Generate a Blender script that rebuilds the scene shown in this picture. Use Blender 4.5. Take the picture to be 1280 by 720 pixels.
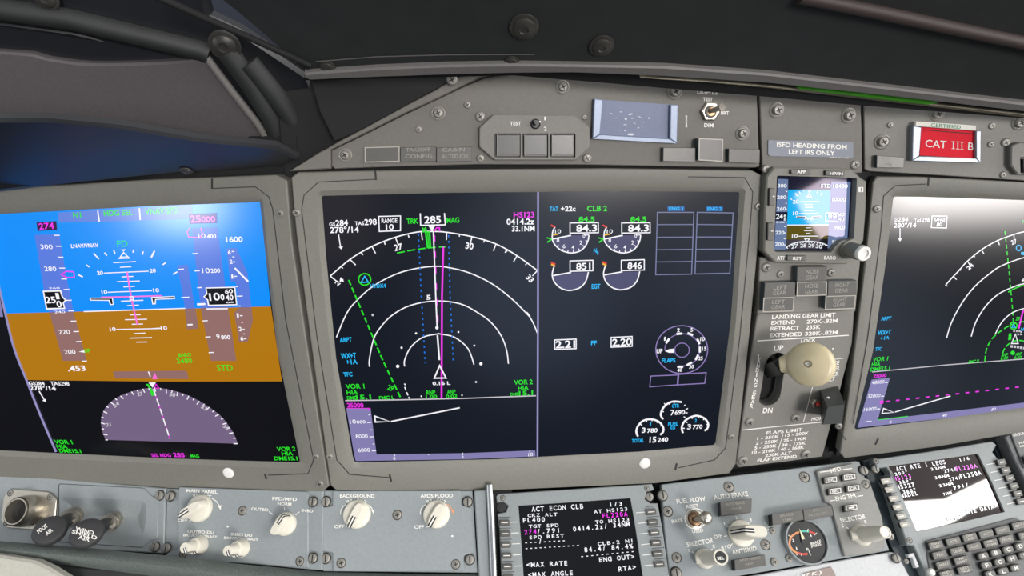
import bpy, math
from mathutils import Vector, Matrix
from mathutils.geometry import tessellate_polygon

for o in list(bpy.data.objects):
    bpy.data.objects.remove(o)
SC = bpy.context.scene
COL = SC.collection

# ------------------------------------------------------------------ camera
F = 700.0                                   # focal length in pixels of the 1280x720 frame
CAM = Matrix.Translation((0, 0, 1.2)) @ Matrix.Rotation(math.radians(59), 4, 'X')
cd = bpy.data.cameras.new('camera')
cd.sensor_fit = 'HORIZONTAL'
cd.sensor_width = 36.0
cd.lens = F / 1280 * 36.0
cd.clip_start = 0.01
cam = bpy.data.objects.new('camera', cd)
COL.objects.link(cam)
cam.matrix_world = CAM
SC.camera = cam

# ------------------------------------------------------------------ view and world
SC.view_settings.view_transform = 'Standard'
SC.view_settings.look = 'None'
SC.view_settings.exposure = 0.0
SC.view_settings.gamma = 1.0
SC.view_settings.use_curve_mapping = False


def lin(c):
    return tuple(((v / 255) / 12.92 if v / 255 <= 0.04045 else ((v / 255 + 0.055) / 1.055) ** 2.4) for v in c)


world = bpy.data.worlds.new('world')
SC.world = world
world.use_nodes = True
wn = world.node_tree.nodes
wl = world.node_tree.links
wn.clear()
w_out = wn.new('ShaderNodeOutputWorld')
w_bg = wn.new('ShaderNodeBackground')
wl.new(w_bg.outputs[0], w_out.inputs[0])
w_tc = wn.new('ShaderNodeTexCoord')
w_nz = wn.new('ShaderNodeTexNoise')
w_nz.inputs['Scale'].default_value = 5.0
w_nz.inputs['Detail'].default_value = 4.0
wl.new(w_tc.outputs['Generated'], w_nz.inputs['Vector'])
# direction bent a little by the noise so patch and window edges are irregular
w_sub = wn.new('ShaderNodeVectorMath'); w_sub.operation = 'SUBTRACT'
w_sub.inputs[1].default_value = (0.5, 0.5, 0.5)
wl.new(w_nz.outputs['Color'], w_sub.inputs[0])
w_scl = wn.new('ShaderNodeVectorMath'); w_scl.operation = 'SCALE'
w_scl.inputs['Scale'].default_value = 0.10
wl.new(w_sub.outputs[0], w_scl.inputs[0])
w_add = wn.new('ShaderNodeVectorMath'); w_add.operation = 'ADD'
wl.new(w_tc.outputs['Generated'], w_add.inputs[0])
wl.new(w_scl.outputs[0], w_add.inputs[1])
# cabin and sky: dark floor, mid walls, brighter top
w_sep = wn.new('ShaderNodeSeparateXYZ')
wl.new(w_add.outputs[0], w_sep.inputs[0])
w_map = wn.new('ShaderNodeMapRange')
w_map.inputs['From Min'].default_value = -1.0
w_map.inputs['From Max'].default_value = 1.0
wl.new(w_sep.outputs['Z'], w_map.inputs['Value'])
w_rmp = wn.new('ShaderNodeValToRGB')
cr = w_rmp.color_ramp
cr.elements[0].position = 0.0; cr.elements[0].color = (0.02, 0.02, 0.025, 1)
cr.elements[1].position = 1.0; cr.elements[1].color = (1.5, 1.52, 1.55, 1)
for p_, c_ in ((0.42, (0.06, 0.06, 0.07)), (0.52, (0.10, 0.12, 0.17)), (0.60, (0.26, 0.28, 0.32)), (0.72, (0.55, 0.57, 0.60))):
    e_ = cr.elements.new(p_); e_.color = (*c_, 1)
wl.new(w_map.outputs[0], w_rmp.inputs[0])
w_sum = w_rmp.outputs[0]


def sky_patch(d, outer, inner, colour, strength):
    """a side window, or a bright patch added for screen reflections, around world direction d (angles in degrees)"""
    global w_sum
    v = Vector(d).normalized()
    dt = wn.new('ShaderNodeVectorMath'); dt.operation = 'DOT_PRODUCT'
    dt.inputs[1].default_value = v
    nm = wn.new('ShaderNodeVectorMath'); nm.operation = 'NORMALIZE'
    wl.new(w_add.outputs[0], nm.inputs[0])
    wl.new(nm.outputs[0], dt.inputs[0])
    mr = wn.new('ShaderNodeMapRange')
    mr.interpolation_type = 'SMOOTHSTEP'
    mr.inputs['From Min'].default_value = math.cos(math.radians(outer))
    mr.inputs['From Max'].default_value = math.cos(math.radians(inner))
    wl.new(dt.outputs['Value'], mr.inputs['Value'])
    mx = wn.new('ShaderNodeMix'); mx.data_type = 'RGBA'; mx.blend_type = 'ADD'
    mx.clamp_factor = True
    wl.new(mr.outputs[0], mx.inputs['Factor'])
    wl.new(w_sum, mx.inputs[6])
    mx.inputs[7].default_value = (*[c * strength for c in colour], 1)
    w_sum = mx.outputs[2]


def reflection_pane(corners, soft, colour, strength):
    """an added bright pane, shaped for its mirror image in a screen: inside of the polygon of directions (counted so that the inside is on the left)"""
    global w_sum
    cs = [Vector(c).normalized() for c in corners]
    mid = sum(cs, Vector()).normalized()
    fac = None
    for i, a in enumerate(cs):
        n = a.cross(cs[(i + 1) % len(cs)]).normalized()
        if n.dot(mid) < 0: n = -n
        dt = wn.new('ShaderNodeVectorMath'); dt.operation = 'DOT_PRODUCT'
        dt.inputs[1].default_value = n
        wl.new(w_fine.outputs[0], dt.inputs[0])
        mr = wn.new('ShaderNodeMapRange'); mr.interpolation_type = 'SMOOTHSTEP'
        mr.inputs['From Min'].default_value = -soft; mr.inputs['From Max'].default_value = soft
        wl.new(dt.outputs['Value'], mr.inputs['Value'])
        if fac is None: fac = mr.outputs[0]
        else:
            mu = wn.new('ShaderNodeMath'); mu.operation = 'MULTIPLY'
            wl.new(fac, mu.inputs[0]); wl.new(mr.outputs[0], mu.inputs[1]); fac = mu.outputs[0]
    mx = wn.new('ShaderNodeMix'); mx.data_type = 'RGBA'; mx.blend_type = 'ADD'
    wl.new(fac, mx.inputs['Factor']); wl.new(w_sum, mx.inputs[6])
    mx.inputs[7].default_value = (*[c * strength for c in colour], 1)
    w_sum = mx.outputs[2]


w_s2 = wn.new('ShaderNodeVectorMath'); w_s2.operation = 'SCALE'
w_s2.inputs['Scale'].default_value = 0.005
wl.new(w_sub.outputs[0], w_s2.inputs[0])
w_fine = wn.new('ShaderNodeVectorMath'); w_fine.operation = 'ADD'
wl.new(w_tc.outputs['Generated'], w_fine.inputs[0]); wl.new(w_s2.outputs[0], w_fine.inputs[1])

sky_patch((0.95, -0.20, 0.36), 42, 12, (1.0, 0.98, 0.95), 7.6)      # right side windows
sky_patch((-0.96, -0.05, 0.32), 36, 10, (0.95, 0.98, 1.0), 2.5)     # left side windows
reflection_pane([(0.6293, -0.7651, 0.1366), (0.5983, -0.7928, 0.1159), (0.6054, -0.7907, 0.0915), (0.632, -0.7741, 0.0363), (0.6549, -0.7548, 0.0365), (0.6571, -0.743, 0.1272)],
           0.002, (0.95, 0.80, 0.95), 30.0)                            # added aft right pane, shaped for the pink reflection in the standby screen
reflection_pane([(0.5881, -0.3446, 0.7317), (0.6254, -0.3294, 0.7073), (0.6273, -0.3539, 0.6937), (0.5937, -0.3784, 0.7101)], 0.0012, (1.0, 0.97, 0.92), 220.0)  # added panes, together shaped as the white reflection on the right CDU
reflection_pane([(0.6254, -0.3294, 0.7073), (0.6654, -0.2905, 0.6876), (0.6538, -0.3255, 0.6831), (0.6273, -0.3539, 0.6937)], 0.0012, (1.0, 0.97, 0.92), 220.0)
reflection_pane([(0.6654, -0.2905, 0.6876), (0.6695, -0.3202, 0.6703), (0.6538, -0.3255, 0.6831)], 0.0012, (1.0, 0.97, 0.92), 220.0)
reflection_pane([(0.26, -0.945, 0.215), (0.46, -0.86, 0.215), (0.46, -0.78, 0.42), (0.26, -0.88, 0.42)], 0.04, (1.0, 0.95, 0.92), 90.0)  # added pane for the pale reflection across the right display's top
reflection_pane([(-0.725, -0.685, 0.055), (-0.66, -0.75, 0.045), (-0.655, -0.75, 0.115), (-0.715, -0.69, 0.105)], 0.03, (0.9, 1.0, 1.0), 75.0)  # added pane for the white glow reflected in the left display
sky_patch((0.20, -0.97, -0.01), 13, 2, (0.55, 0.72, 1.0), 2.2)  # added blue patches giving the centre display its soft reflections
sky_patch((0.50, -0.86, -0.03), 9, 2, (0.55, 0.72, 1.0), 1.8)
sky_patch((-0.14, -0.98, 0.12), 8, 2, (1.0, 0.75, 0.62), 1.0)
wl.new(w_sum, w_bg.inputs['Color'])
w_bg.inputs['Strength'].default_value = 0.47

# ------------------------------------------------------------------ surfaces
# Everything is laid out on a handful of real planes; a point is given by where its plane is met.
def ray(px, py):
    return Vector(((px - 640) / F, (360 - py) / F, -1.0))


def project(p):
    return (640 + F * p.x / -p.z, 360 - F * p.y / -p.z)


class Facet:
    def __init__(s, n, p, up=(0, 1, 0), vp=None, lean=None):
        s.lean = lean
        s.n = Vector(n).normalized(); s.p = Vector(p)
        u = Vector(up); u = (u - s.n * u.dot(s.n)).normalized()
        s.ey = u; s.ex = u.cross(s.n).normalized()
        s.vp = vp

    def P(s, px, py, h=0.0):                 # where the sight line meets the plane raised by h
        r = ray(px, py)
        return r * (s.n.dot(s.p + s.n * h) / s.n.dot(r))

    def uv(s, p, h=0.0):
        d = s.P(p[0], p[1], h) - s.p
        return (d.dot(s.ex), d.dot(s.ey))

    def at(s, u, v, h=0.0):
        return s.p + s.ex * u + s.ey * v + s.n * h

    def mpp(s, p):                           # metres per pixel there
        return -s.P(*p).z / F

    def up(s, p):                            # picture direction of the plane's own vertical, per pixel up
        if s.vp:
            dx, dy = s.vp[0] - p[0], s.vp[1] - p[1]
            k = max(0.1, (p[1] - 100) / s.lean) if s.lean else 1.0
            return (-dx / dy * k, -1.0) if dy > 0 else (dx / -dy, -1.0)
        a = s.P(*p); b = project(a + s.ey * 0.01); q = project(a)
        d = (b[0] - q[0], b[1] - q[1])
        return (d[0] / -d[1], -1.0)

    def height(s, base, tip):                # how far a shaft stands out if its foot and tip are seen there
        b = s.P(*base); best = (1e9, 0)
        for i in range(0, 161):
            q = project(b + s.n * (i * 0.0005))
            e = (q[0] - tip[0]) ** 2 + (q[1] - tip[1]) ** 2
            if e < best[0]: best = (e, i * 0.0005)
        return best[1]


def rotated(v, a, deg):
    return Matrix.Rotation(math.radians(deg), 3, a) @ v


CEN = Facet(-ray(574, 163), ray(640, 300) * 0.46, vp=(705, 2820), lean=290)
a_, b_ = CEN.P(366, 215), CEN.P(410, 605)
LEF = Facet(rotated(CEN.n, (b_ - a_).normalized(), 12), a_, vp=(540, 1640), lean=450)
a_, b_ = CEN.P(1088, 215), CEN.P(1040, 570)
n_ = rotated(CEN.n, (b_ - a_).normalized(), 14)
RIG = Facet(rotated(n_, Vector((1, 0, 0)), -3), (a_ + b_) / 2, vp=(700, 2860), lean=285)
a_, b_ = LEF.P(0, 594), LEF.P(409, 611)
d_ = (b_ - a_).normalized(); n_ = -ray(600, 600).normalized()
LOL = Facet(n_ - d_ * n_.dot(d_), b_ - (n_ - d_ * n_.dot(d_)).normalized() * 0.001, vp=(440, -3340))
LOW = Facet(-ray(600, 600), CEN.P(500, 612), vp=(440, -3340))
PED = Facet(-ray(620, 720), CEN.P(850, 603), vp=(560, -900))
SHR = Facet(-ray(640, -1200), ray(640, 85) * 0.385)                   # underside of the glareshield
SHD = Facet(-ray(560, -1900), ray(100, 236) * 0.455)
SHU = Facet(-ray(560, -1200), ray(100, 70) * 0.395)
SHL = Facet(-ray(500, -300), ray(100, 236) * 0.455)


def V(x0, y0, s):
    return lambda *a: [(x0 + a[i] / s, y0 + a[i + 1] / s) for i in range(0, len(a), 2)]


# ------------------------------------------------------------------ materials
MATS = {}


def paint(name, rgb, rough=0.5, metal=0.0, spec=0.5, grain=0.05, scale=400.0, bump=0.05, coat=0.0, alpha=None):
    m = bpy.data.materials.new(name); m.use_nodes = True
    nt = m.node_tree; b = nt.nodes['Principled BSDF']
    b.inputs['Roughness'].default_value = rough
    b.inputs['Metallic'].default_value = metal
    b.inputs['Specular IOR Level'].default_value = spec
    b.inputs['Coat Weight'].default_value = coat
    tc = nt.nodes.new('ShaderNodeTexCoord')
    nz = nt.nodes.new('ShaderNodeTexNoise')
    nz.inputs['Scale'].default_value = scale
    nz.inputs['Detail'].default_value = 3
    nt.links.new(tc.outputs['Object'], nz.inputs['Vector'])
    rp = nt.nodes.new('ShaderNodeValToRGB')
    c = lin(rgb)
    rp.color_ramp.elements[0].position = 0.3
    rp.color_ramp.elements[1].position = 0.7
    rp.color_ramp.elements[0].color = (*[v * (1 - grain) for v in c], 1)
    rp.color_ramp.elements[1].color = (*[min(1, v * (1 + grain)) for v in c], 1)
    nt.links.new(nz.outputs['Fac'], rp.inputs[0])
    nt.links.new(rp.outputs[0], b.inputs['Base Color'])
    if bump:
        bp = nt.nodes.new('ShaderNodeBump')
        bp.inputs['Strength'].default_value = bump
        bp.inputs['Distance'].default_value = 0.0005
        nt.links.new(nz.outputs['Fac'], bp.inputs['Height'])
        nt.links.new(bp.outputs[0], b.inputs['Normal'])
    MATS[name] = m
    return m


def glow(name, rgb, strength=1.0, rough=0.16, spec=0.5):
    m = bpy.data.materials.new(name); m.use_nodes = True
    b = m.node_tree.nodes['Principled BSDF']
    b.inputs['Base Color'].default_value = (0.004, 0.004, 0.005, 1)
    b.inputs['Roughness'].default_value = rough
    b.inputs['Specular IOR Level'].default_value = spec
    b.inputs['Emission Color'].default_value = (*lin(rgb), 1)
    b.inputs['Emission Strength'].default_value = strength
    MATS[name] = m
    return m


paint('panel_grey', (121, 119, 113), 0.55)
paint('panel_light', (140, 140, 136), 0.5)
paint('bezel_grey', (117, 116, 108), 0.5)
paint('upper_grey', (106, 103, 97), 0.6)
paint('blue_grey', (140, 147, 149), 0.42)
paint('cdu_grey', (142, 148, 149), 0.40)
paint('key_plate', (98, 100, 101), 0.45)
paint('groove', (38, 37, 36), 0.7)
paint('gap_black', (17, 18, 19), 0.8)
paint('shroud', (38, 40, 40), 0.6, grain=0.12, scale=60, bump=0.1)
paint('shroud_gloss', (15, 17, 22), 0.40, spec=1.0, grain=0.1, scale=60, bump=0.03)
paint('shroud_panel', (79, 75, 77), 0.6, grain=0.06)
paint('trim_grey', (105, 103, 101), 0.5)
paint('edge_brass', (128, 122, 104), 0.35, metal=0.5)
paint('strip_green', (62, 150, 20), 0.5)
paint('screw_steel', (138, 136, 129), 0.4, metal=0.25)
paint('shroud_brown', (58, 48, 46), 0.6)
paint('dark_steel', (84, 82, 78), 0.35, metal=0.6)
paint('screw_slot', (30, 29, 28), 0.6)
paint('bare_metal', (188, 182, 170), 0.28, metal=0.9, bump=0.02)
paint('chrome', (205, 207, 210), 0.16, metal=1.0, bump=0.0)
paint('lamp_face', (92, 91, 87), 0.35)
paint('lamp_side', (62, 74, 80), 0.4)
paint('lamp_edge', (176, 172, 162), 0.4)
paint('lamp_text', (150, 147, 139), 0.5)
paint('button_face', (80, 81, 80), 0.3)
paint('button_dark', (36, 38, 39), 0.45)
paint('black_plastic', (30, 32, 33), 0.4)
paint('knob_dark', (52, 53, 54), 0.55)
paint('guard_plastic', (60, 64, 62), 0.38)
paint('ivory', (214, 210, 196), 0.38, grain=0.03)
paint('white_plastic', (228, 227, 222), 0.35, grain=0.02)
paint('white_ink', (236, 234, 228), 0.6, grain=0.02, bump=0)
paint('cream_resin', (200, 188, 154), 0.32, grain=0.05, scale=90, bump=0.02)
paint('orange_ink', (226, 150, 96), 0.6, bump=0)
paint('teal_ink', (80, 190, 170), 0.6, bump=0)
paint('red_ink', (205, 70, 62), 0.6, bump=0)
paint('green_ink', (30, 130, 92), 0.6, bump=0)
paint('placard_blue', (112, 121, 147), 0.55, grain=0.04)
paint('frame_blue', (120, 134, 158), 0.35, metal=0.1)
paint('frame_silver', (138, 146, 158), 0.35, metal=0.25)
paint('glue_white', (205, 208, 216), 0.5)
paint('placard_red', (222, 34, 52), 0.7, spec=0.2, grain=0.03)
paint('placard_white', (226, 224, 214), 0.7, spec=0.2)
paint('placard_slate', (120, 126, 138), 0.45)
paint('placard_brown', (150, 134, 128), 0.5)
paint('cream_plastic', (176, 175, 164), 0.55)
paint('webbing', (96, 104, 100), 0.6, grain=0.25, scale=700, bump=0.4)
paint('bright_plate', (196, 198, 200), 0.35)
paint('slot_wall', (128, 130, 124), 0.4)
paint('gauge_black', (24, 25, 27), 0.3)
paint('needle', (232, 222, 186), 0.5, bump=0)
paint('brass', (150, 122, 94), 0.35, metal=0.8)

glow('scr_black', (7, 11, 17), 1.0, 0.30)
glow('scr_navy', (7, 15, 27), 1.0, 0.16)
glow('scr_right', (8, 11, 17), 1.0, 0.12)
glow('scr_pit', (4, 5, 10), 1.0, 0.15)
glow('scr_isfd', (14, 16, 40), 1.0, 0.04)
glow('scr_cdu', (5, 8, 11), 1.0, 0.08, 0.2)
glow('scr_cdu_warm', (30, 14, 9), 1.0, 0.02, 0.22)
glow('sky', (0, 142, 250), 1.0, 0.15)
glow('ground', (178, 118, 0), 1.0, 0.16)
glow('tape_sky', (88, 122, 222), 1.0)
glow('tape_ground', (146, 108, 104), 1.0)
glow('fma', (96, 130, 220), 1.0)
glow('purple_box', (74, 40, 150), 1.0)
glow('purple_dark', (50, 0, 60), 1.0)
glow('compass_fill', (116, 98, 130), 1.0)
glow('gauge_fill', (74, 72, 106), 1.0)
glow('lavender', (132, 126, 176), 1.0)
glow('lav_line', (150, 145, 196), 1.0)
glow('grid_line', (128, 134, 172), 1.0)
glow('flap_line', (148, 128, 190), 1.0)
glow('eng_blue', (34, 92, 160), 1.0)
glow('s_white', (250, 248, 255), 1.0)
glow('s_soft', (205, 200, 208), 1.0)
glow('s_green', (40, 225, 40), 1.0)
glow('s_teal', (0, 225, 130), 1.0)
glow('s_magenta', (240, 50, 235), 1.0)
glow('s_pink', (255, 110, 220), 1.0)
glow('s_cyan', (40, 190, 255), 1.0)
glow('s_blue', (20, 110, 215), 1.0)
glow('s_red', (235, 60, 40), 1.0)
glow('s_amber', (240, 180, 40), 1.0)
glow('i_sky', (0, 176, 238), 1.0, 0.04)
glow('i_ground', (92, 80, 0), 1.0, 0.04)
glow('i_tape', (104, 122, 160), 1.0, 0.04)
glow('i_white', (235, 240, 245), 1.0, 0.06)

# ------------------------------------------------------------------ glyphs
GLY = {}


def font_mesh(body, bold):
    c = bpy.data.curves.new('glyph', 'FONT')
    c.body = body; c.size = 1.0; c.resolution_u = 3; c.offset = 0.022 if bold else 0.004
    o = bpy.data.objects.new('glyph', c)
    me = o.to_mesh()
    vs = [(v.co.x, v.co.y) for v in me.vertices]
    fs = [tuple(p.vertices) for p in me.polygons]
    o.to_mesh_clear()
    bpy.data.objects.remove(o); bpy.data.curves.remove(c)
    return vs, fs


def width(vs):
    return (max(v[0] for v in vs) - min(v[0] for v in vs)) if vs else 0.0


CAPH = None
HH = {}


def glyph(ch, bold):
    global CAPH
    k = (ch, bold)
    if k not in GLY:
        if bold not in HH:
            HH[bold] = width(font_mesh('HH', bold)[0])
            if CAPH is None:
                CAPH = max(v[1] for v in font_mesh('H', False)[0])
        adv = width(font_mesh('H' + ch + 'H', bold)[0]) - HH[bold]
        vs, fs = font_mesh(ch, bold) if ch != ' ' else ([], [])
        GLY[k] = (vs, fs, adv)
    return GLY[k]


def layout(body, bold, mono):
    """vertices of a line of lettering scaled so that it spans 0..1 in x and the capitals 0..1 in y"""
    pts, fcs, x = [], [], 0.0
    for ch in body:
        vs, fs, adv = glyph(ch, bold)
        if mono:
            w = width(vs)
            x0 = min([v[0] for v in vs], default=0)
            k = min(1.0, 0.60 / w) if w else 1
            if ch in 'I1' : k = 1
            off = x + 0.36 - w * k / 2
            adv = 0.72
            q = [(off + (v[0] - x0) * k, v[1]) for v in vs]
        else:
            q = [(x + v[0], v[1]) for v in vs]
        b = len(pts); pts += q; fcs += [tuple(b + i for i in f) for f in fs]
        x += adv
    if not pts: return [], []
    x0 = min(p[0] for p in pts); x1 = max(p[0] for p in pts)
    return [((p[0] - x0) / max(x1 - x0, 1e-6), p[1] / CAPH) for p in pts], fcs


# ------------------------------------------------------------------ mesh building
def inset(pts, d):
    n = len(pts); out = []
    area = sum(pts[i][0] * pts[(i + 1) % n][1] - pts[(i + 1) % n][0] * pts[i][1] for i in range(n))
    sg = 1 if area > 0 else -1
    for i in range(n):
        p0, p1, p2 = pts[i - 1], pts[i], pts[(i + 1) % n]
        e1 = Vector((p1[0] - p0[0], p1[1] - p0[1])); e2 = Vector((p2[0] - p1[0], p2[1] - p1[1]))
        if e1.length < 1e-9 or e2.length < 1e-9:
            out.append(p1); continue
        e1.normalize(); e2.normalize()
        n1 = Vector((-e1.y, e1.x)) * sg; n2 = Vector((-e2.y, e2.x)) * sg
        m = n1 + n2
        m = m / max(m.dot(m) / 2, 0.5)
        out.append((p1[0] + m.x * d, p1[1] + m.y * d))
    return out


def rounded(pts, r, seg=4):
    """round the corners of a polygon (r in the polygon's own units)"""
    out = []; n = len(pts)
    for i in range(n):
        p0, p1, p2 = Vector(pts[i - 1]), Vector(pts[i]), Vector(pts[(i + 1) % n])
        a = p0 - p1; b = p2 - p1
        k = min(r, a.length * 0.45, b.length * 0.45)
        a = p1 + a.normalized() * k; b = p1 + b.normalized() * k
        for j in range(seg + 1):
            t = j / seg
            q = a * (1 - t) ** 2 + p1 * 2 * t * (1 - t) + b * t * t
            out.append((q.x, q.y))
    return out


def smooth_line(pts, k=4, closed=False):
    out = []; n = len(pts)
    rng = range(n if closed else n - 1)
    for i in rng:
        if closed:
            p0, p1, p2, p3 = pts[i - 1], pts[i], pts[(i + 1) % n], pts[(i + 2) % n]
        else:
            p0, p1, p2, p3 = pts[max(i - 1, 0)], pts[i], pts[i + 1], pts[min(i + 2, n - 1)]
        for j in range(k):
            t = j / k
            out.append(tuple(0.5 * (2 * p1[c] + (p2[c] - p0[c]) * t + (2 * p0[c] - 5 * p1[c] + 4 * p2[c] - p3[c]) * t * t
                                    + (3 * p1[c] - p0[c] - 3 * p2[c] + p3[c]) * t ** 3) for c in (0, 1)))
    if not closed: out.append(tuple(pts[-1]))
    return out


def ellipse(c, rx, ry, a0=0, a1=360, n=40):
    full = abs(a1 - a0) >= 360
    m = n if full else n + 1
    return [(c[0] + rx * math.cos(math.radians(a0 + (a1 - a0) * i / n)),
             c[1] - ry * math.sin(math.radians(a0 + (a1 - a0) * i / n))) for i in range(m)]


class M:
    """one mesh, in camera-space metres until it is linked"""
    def __init__(s, facet=None, dflt=None):
        s.v = []; s.f = []; s.m = []; s.names = []; s.F = facet; s.d = dflt

    def mi(s, name):
        name = name or s.d
        if name not in s.names: s.names.append(name)
        return s.names.index(name)

    def add(s, pts, faces, mat=None):
        b = len(s.v); s.v += [Vector(p) for p in pts]
        k = s.mi(mat)
        for f in faces:
            s.f.append(tuple(b + i for i in f)); s.m.append(k)

    # flat shapes -------------------------------------------------------
    def poly(s, pts, h=0.0, mat=None, F_=None, holes=()):
        fc = F_ or s.F
        loops = [[fc.P(p[0], p[1], h) for p in lp] for lp in (pts, *holes)]
        flat = [[Vector((*fc.uv(p, h), 0)) for p in lp] for lp in (pts, *holes)]
        tri = tessellate_polygon(flat)
        tri = [t if s._up(flat, t) else t[::-1] for t in tri]
        s.add([p for lp in loops for p in lp], tri, mat)

    def _up(s, flat, t):
        q = [p for lp in flat for p in lp]
        a, b, c = q[t[0]], q[t[1]], q[t[2]]
        return (b.x - a.x) * (c.y - a.y) - (c.x - a.x) * (b.y - a.y) > 0

    def line(s, pts, w=1.2, h=0.0, mat=None, closed=False, F_=None):
        fc = F_ or s.F
        n = len(pts)
        L_, R_ = [], []
        for i in range(n):
            if closed: a, b = pts[i - 1], pts[(i + 1) % n]
            else: a, b = pts[max(i - 1, 0)], pts[min(i + 1, n - 1)]
            p = pts[i]
            e1 = Vector((p[0] - a[0], p[1] - a[1])); e2 = Vector((b[0] - p[0], b[1] - p[1]))
            if e1.length < 1e-9: e1 = e2
            if e2.length < 1e-9: e2 = e1
            if e1.length < 1e-9: continue
            e1 = e1.normalized(); e2 = e2.normalized()
            m = Vector((-e1.y - e2.y, e1.x + e2.x))
            m = m / max(m.dot(m) / 2, 0.35) * (w / 2)
            L_.append((p[0] + m.x, p[1] + m.y)); R_.append((p[0] - m.x, p[1] - m.y))
        k = len(L_)
        pt = [fc.P(*p, h) for p in L_] + [fc.P(*p, h) for p in R_]
        rng = range(k) if closed else range(k - 1)
        s.add(pt, [(i, (i + 1) % k, k + (i + 1) % k, k + i) for i in rng], mat)

    def dashes(s, pts, on, off, w=1.2, h=0.0, mat=None, F_=None):
        """a dashed polyline; on and off in pixels"""
        seg = []; acc = 0.0; cur = [pts[0]]; drawing = True; left = on
        for a, b in zip(pts, pts[1:]):
            d = math.dist(a, b); t = 0.0
            while d - t > left:
                t += left
                q = (a[0] + (b[0] - a[0]) * t / d, a[1] + (b[1] - a[1]) * t / d)
                if drawing:
                    s.line(cur + [q], w, h, mat, F_=F_); drawing = False; left = off; cur = []
                else:
                    drawing = True; left = on; cur = [q]
            left -= d - t
            if drawing: cur.append(b)
        if drawing and len(cur) > 1: s.line(cur, w, h, mat, F_=F_)

    def disc(s, c, r, h=0.0, mat=None, n=16, ry=None, F_=None):
        s.poly(ellipse(c, r, ry or r, n=n), h, mat, F_)

    def text(s, body, a, b, cap, h=0.0, mat=None, bold=True, mono=False, slant=None, F_=None):
        """lettering from baseline point a to baseline point b, capitals cap pixels high"""
        fc = F_ or s.F
        pts, fcs = layout(body, bold, mono)
        if not pts: return
        up = slant if slant else fc.up(((a[0] + b[0]) / 2, (a[1] + b[1]) / 2))
        q = []
        for x, y in pts:
            q.append(fc.P(a[0] + (b[0] - a[0]) * x + up[0] * cap * y, a[1] + (b[1] - a[1]) * x + up[1] * cap * y, h))
        s.add(q, fcs, mat)

    def turned(s, body, a, b, cap, h=0.0, mat=None, bold=True):
        """lettering whose upright stands square to its own baseline"""
        d = Vector((b[0] - a[0], b[1] - a[1])).normalized()
        s.text(body, a, b, cap, h, mat, bold, slant=(d.y, -d.x))

    # solid shapes ------------------------------------------------------
    def loft(s, loops, mat=None, cap0=False, cap1=True, closed=True, mats=None):
        """loops of 3D points, joined in order"""
        n = len(loops[0]); pts = [p for lp in loops for p in lp]
        for j in range(len(loops) - 1):
            fs = []
            for i in range(n if closed else n - 1):
                a, b = j * n + i, j * n + (i + 1) % n
                fs.append((a, b, b + n, a + n))
            if j == 0:
                s.add(pts, fs, mats[0] if mats else mat); base = len(s.v) - len(pts)
            else:
                k = s.mi(mats[j] if mats else mat)
                for f in fs: s.f.append(tuple(base + i for i in f)); s.m.append(k)
        if cap1:
            k = s.mi(mats[-1] if mats else mat)
            s.f.append(tuple(base + (len(loops) - 1) * n + i for i in range(n))); s.m.append(k)
        if cap0:
            k = s.mi(mats[0] if mats else mat)
            s.f.append(tuple(base + i for i in reversed(range(n)))); s.m.append(k)

    def plate(s, pts, h1=0.0, h0=-0.008, mat=None, bev=0.0006, holes=(), F_=None, side=None):
        """a flat plate whose front face shows the outline pts, with softened edges"""
        fc = F_ or s.F
        uv = [fc.uv(p, h1) for p in pts]
        area = sum(uv[i - 1][0] * uv[i][1] - uv[i][0] * uv[i - 1][1] for i in range(len(uv)))
        if area < 0: uv = uv[::-1]
        ins = inset(uv, bev)
        l0 = [fc.at(*q, h0) for q in uv]; l1 = [fc.at(*q, h1 - bev) for q in uv]; l2 = [fc.at(*q, h1) for q in ins]
        s.loft([l0, l1, l2], cap1=False, mats=[side or mat or s.d, mat or s.d])
        flat = [[Vector((*q, 0)) for q in ins]]; pts3 = list(l2)
        for hp in holes:
            hu = [fc.uv(p, h1) for p in hp]
            flat.append([Vector((*q, 0)) for q in hu]); pts3 += [fc.at(*q, h1) for q in hu]
        tri = tessellate_polygon(flat)
        tri = [t if s._up(flat, t) else t[::-1] for t in tri]
        s.add(pts3, tri, mat)
        for hp in holes:
            hu = [fc.uv(p, h1) for p in hp]
            a = [fc.at(*q, h1) for q in hu]; b = [fc.at(*q, h0) for q in hu]
            s.loft([a, b], side or mat, cap1=False)

    def ring(s, outer, inner, h1=0.0, h0=-0.008, hin=-0.004, mat=None, bev=0.0008, F_=None, lip=None):
        """a frame: outline, opening and a sloped inner edge down to hin"""
        fc = F_ or s.F
        uo = [fc.uv(p, h1) for p in outer]; ui = [fc.uv(p, h1) for p in inner]
        uo2 = inset(uo, bev)
        lps = [[fc.at(*q, h0) for q in uo], [fc.at(*q, h1 - bev) for q in uo], [fc.at(*q, h1) for q in uo2],
               [fc.at(*q, h1) for q in ui]]
        mats = [mat, mat, mat]
        if lip:
            ul = [fc.uv(p, hin) for p in lip]
            lps.append([fc.at(*q, hin) for q in ul]); mats.append(mat)
            lps.append([fc.at(*q, h0) for q in ul]); mats.append(mat)
        else:
            lps.append([fc.at(*q, hin) for q in ui]); mats.append(mat)
        s.loft(lps, cap1=False, mats=mats)

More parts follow.
